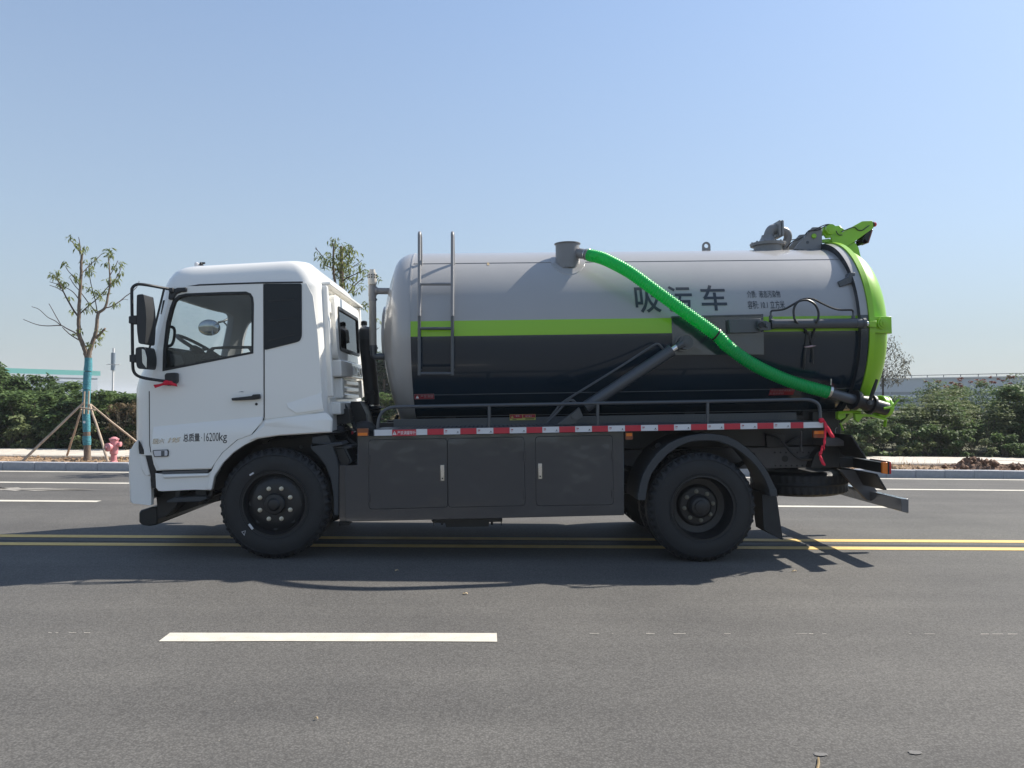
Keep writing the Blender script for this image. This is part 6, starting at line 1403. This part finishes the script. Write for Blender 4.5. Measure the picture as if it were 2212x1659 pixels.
part(MB().tube(smooth_path([gp(1356, 1105), gp(1358, 1150), gp(1380, 1172), gp(1400, 1173)], 4) + [gp(1400, 1173), gp(1540, 1172)], .034, 16), 'lower_elbow', 'slate', lg)
part(MB().tube([gp(1345, 458), gp(1540, 460)], .034, 16), 'upper_pipe', 'pvc', lg); part(MB().tube([gp(1375, 458), gp(1400, 458)], .042, 16), 'socket', 'pvc', lg)
part(MB().lathe([(.040, 0), (.046, .01), (.046, .045), (.045, .085), (.043, .125), (.032, .127), (.030, .16)], gp(1345, 392), (0, 0, 1), 18), 'vent_cap', 'pale_pvc', lg)
for i in range(10):
    a = i*math.pi/5
    for dz in (.075, .10): o = gp(1345, 392); part(MB().box(-.006, .006, -.004, .002, -.007, .007), 'vent_slot', 'seal', lg).matrix_local = Matrix.Translation(o+Vector((.0455*math.sin(a), -.0455*math.cos(a), dz)))@Matrix.Rotation(a, 4, 'Z')
# front handrail marks and man-way on the front head
part(MB().lathe([(.34, 0), (.34, .02), (.30, .03)], (s1-.345, .1, ZC+.05), (-1, 0, 0), 40), 'head_pad', 'grey')
# engine bay clutter in the gap
cl_ = empty('air_spring', (0, 0, 0), T); c0 = pt3(VE, 235, 1240, -.55)
part(MB().lathe([(.085, -.14), (.10, -.12), (.085, -.10), (.10, -.08), (.085, -.06), (.10, -.04), (.085, -.02), (.10, 0), (.085, .02), (.10, .04), (.08, .06), (.07, .10)], c0, (0, 0, 1), 24), 'bellows', 'rubber', cl_)
plate('cab_mount', 'chassis', VE, [(140, 900), (370, 895), (380, 960), (400, 1080), (290, 1100), (200, 1110), (150, 1050)], -.62, -.45); plate('cab_mount', 'chassis', VE, [(400, 800), (520, 800), (600, 960), (610, 1120), (430, 1160), (380, 1000)], -.3, .3)
plate('cab_latch', 'chassis', VE, [(280, 825), (320, 820), (375, 905), (335, 910)], -.55, -.50); plate('cab_latch', 'chassis', VE, [(510, 830), (545, 835), (590, 900), (540, 905)], .30, .36)
for pts, r, m in (([(270, 1060, -.5), (360, 1130, -.52), (450, 1195, -.55)], .014, 'trim_dark'), ([(290, 1215, -.5), (380, 1290, -.5), (480, 1370, -.5)], .014, 'trim'), ([(610, 960, -.2), (615, 1050, -.3), (640, 1110, -.4)], .010, 'trim'), ([(420, 1000, -.4), (440, 1100, -.4), (470, 1180, -.5)], .016, 'hose_black'), ([(260, 900, -.4), (260, 1100, -.45), (330, 1180, -.5)], .016, 'hose_black'), ([(180, 1180, -.6), (200, 1300, -.6), (330, 1370, -.6)], .02, 'hose_black')):
    part(MB().tube(smooth_path(P3(VE, pts), 4), r, 8), 'pipe', m)
plate('cover', 'chassis', VE, [(150, 1100), (480, 1180), (490, 1640), (250, 1640), (180, 1400)], -.35, -.30)
plate('red_valve', 'tape_red', VE, [(405, 1195), (430, 1185), (440, 1215), (412, 1235)], -.58, -.55); plate('tag', 'print_white', VE, [(440, 1190), (470, 1185), (470, 1195), (442, 1205)], -.585, -.575)
part(MB().tube(P3(VE, [(985, 1060, -.1), (1015, 975, -.1)]), .02, 8), 'front_saddle_leg', 'chassis')
# small filler bottle behind the cab
fb = pt3(VB, 1255, 880, .35); part(MB().lathe([(.06, -.14), (.06, .0), (.03, .03), (.03, .05)], fb, (0, 0, 1), 16), 'reservoir', 'clearlens'); part(MB().lathe([(.035, .05), (.035, .09), (.02, .10)], fb, (0, 0, 1), 14), 'reservoir_cap', 'chassis')
# ---------------------------------------------------------------- ribbons (tied on, so things of their own)
def ribbon(name, strips, label, v, knot=None):
    pts0 = strips[0][0][0]; p = at(*v(pts0[0], pts0[1]), YC+pts0[2]); root = tag(empty(name, p), label, 'ribbon')
    for pl in strips:
        b = MB(); V = []
        for (a, c) in pl:
            A = at(*v(a[0], a[1]), YC+a[2]); C = at(*v(c[0], c[1]), YC+c[2]); V += [A-p, C-p]
        A_ = smooth_path(V[0::2], 4); B_ = smooth_path(V[1::2], 4); V = []
        for i, (x, y) in enumerate(zip(A_, B_)): V += [x+Vector((0, .006*math.sin(i*1.3), 0)), y]
        o = b.add(V, [(2*i, 2*i+2, 2*i+3, 2*i+1) for i in range(len(A_)-1)]).build('tail', M['ribbon'], root, recalc=False)
        md = o.modifiers.new('solid', 'SOLIDIFY'); md.thickness = .0025
    if knot:
        k = at(*v(knot[0], knot[1]), YC+knot[2])-p; b = MB(); b.lathe([(.004, -.025), (.020, -.018), (.024, 0), (.020, .018), (.004, .025)], k, (1, 0, .2), 10); b.build('knot', M['ribbon'], root)
ribbon('red_ribbon', [[((475, 1440, -1.235), (490, 1475, -1.235)), ((430, 1465, -1.24), (435, 1490, -1.24)), ((345, 1480, -1.25), (360, 1515, -1.25))], [((490, 1430, -1.245), (490, 1478, -1.245)), ((540, 1450, -1.25), (545, 1488, -1.25)), ((600, 1472, -1.25), (605, 1500, -1.25))], [((470, 1425, -1.24), (480, 1445, -1.24)), ((500, 1435, -1.25), (500, 1455, -1.25)), ((550, 1440, -1.25), (555, 1462, -1.25))]], 'red ribbon bow tied to the lower mirror arm on the cab door', VA, (482, 1458, -1.24))
ribbon('red_ribbon', [[((1020, 862, -1.215), (1010, 885, -1.215)), ((1060, 860, -1.22), (1050, 890, -1.22)), ((1075, 880, -1.22), (1062, 915, -1.22)), ((1110, 935, -1.22), (1090, 975, -1.22)), ((1150, 1000, -1.22), (1125, 1040, -1.22)), ((1182, 1060, -1.22), (1145, 1062, -1.22))],
    [((1060, 890, -1.225), (1085, 890, -1.225)), ((1068, 960, -1.225), (1092, 960, -1.225)), ((1065, 1040, -1.225), (1085, 1050, -1.225)), ((1055, 1100, -1.225), (1082, 1110, -1.225)), ((1056, 1150, -1.225), (1072, 1155, -1.225)), ((1062, 1195, -1.225), (1067, 1200, -1.225))],
    [((1040, 1140, -1.215), (1050, 1150, -1.215)), ((1022, 1200, -1.215), (1050, 1200, -1.215)), ((1006, 1235, -1.215), (1040, 1240, -1.215)), ((1012, 1262, -1.21), (1032, 1250, -1.21)), ((1020, 1300, -1.215), (1055, 1300, -1.215)), ((1040, 1345, -1.215), (1080, 1350, -1.215)), ((1070, 1368, -1.215), (1082, 1360, -1.215))]], 'long red ribbon hanging from the rear end of the deck rail', VI, (1035, 872, -1.21))
# ------------------------------------------------------------------ thin haze in the air round the whole scene
b = MB().box(-1510, 1510, -410, 2510, -1.1, 13); hz = b.build('haze', [], recalc=True, smooth=False); tag(hz, kind='stuff')
hzm = bpy.data.materials.new('thin haze'); hzm.use_nodes = True; t = hzm.node_tree; t.nodes.clear(); v = t.nodes.new('ShaderNodeVolumePrincipled')
v.inputs['Color'].default_value = (.85, .90, .95, 1); v.inputs['Density'].default_value = .0008
o_ = t.nodes.new('ShaderNodeOutputMaterial'); t.links.new(v.outputs[0], o_.inputs['Volume']); hz.data.materials.append(hzm)
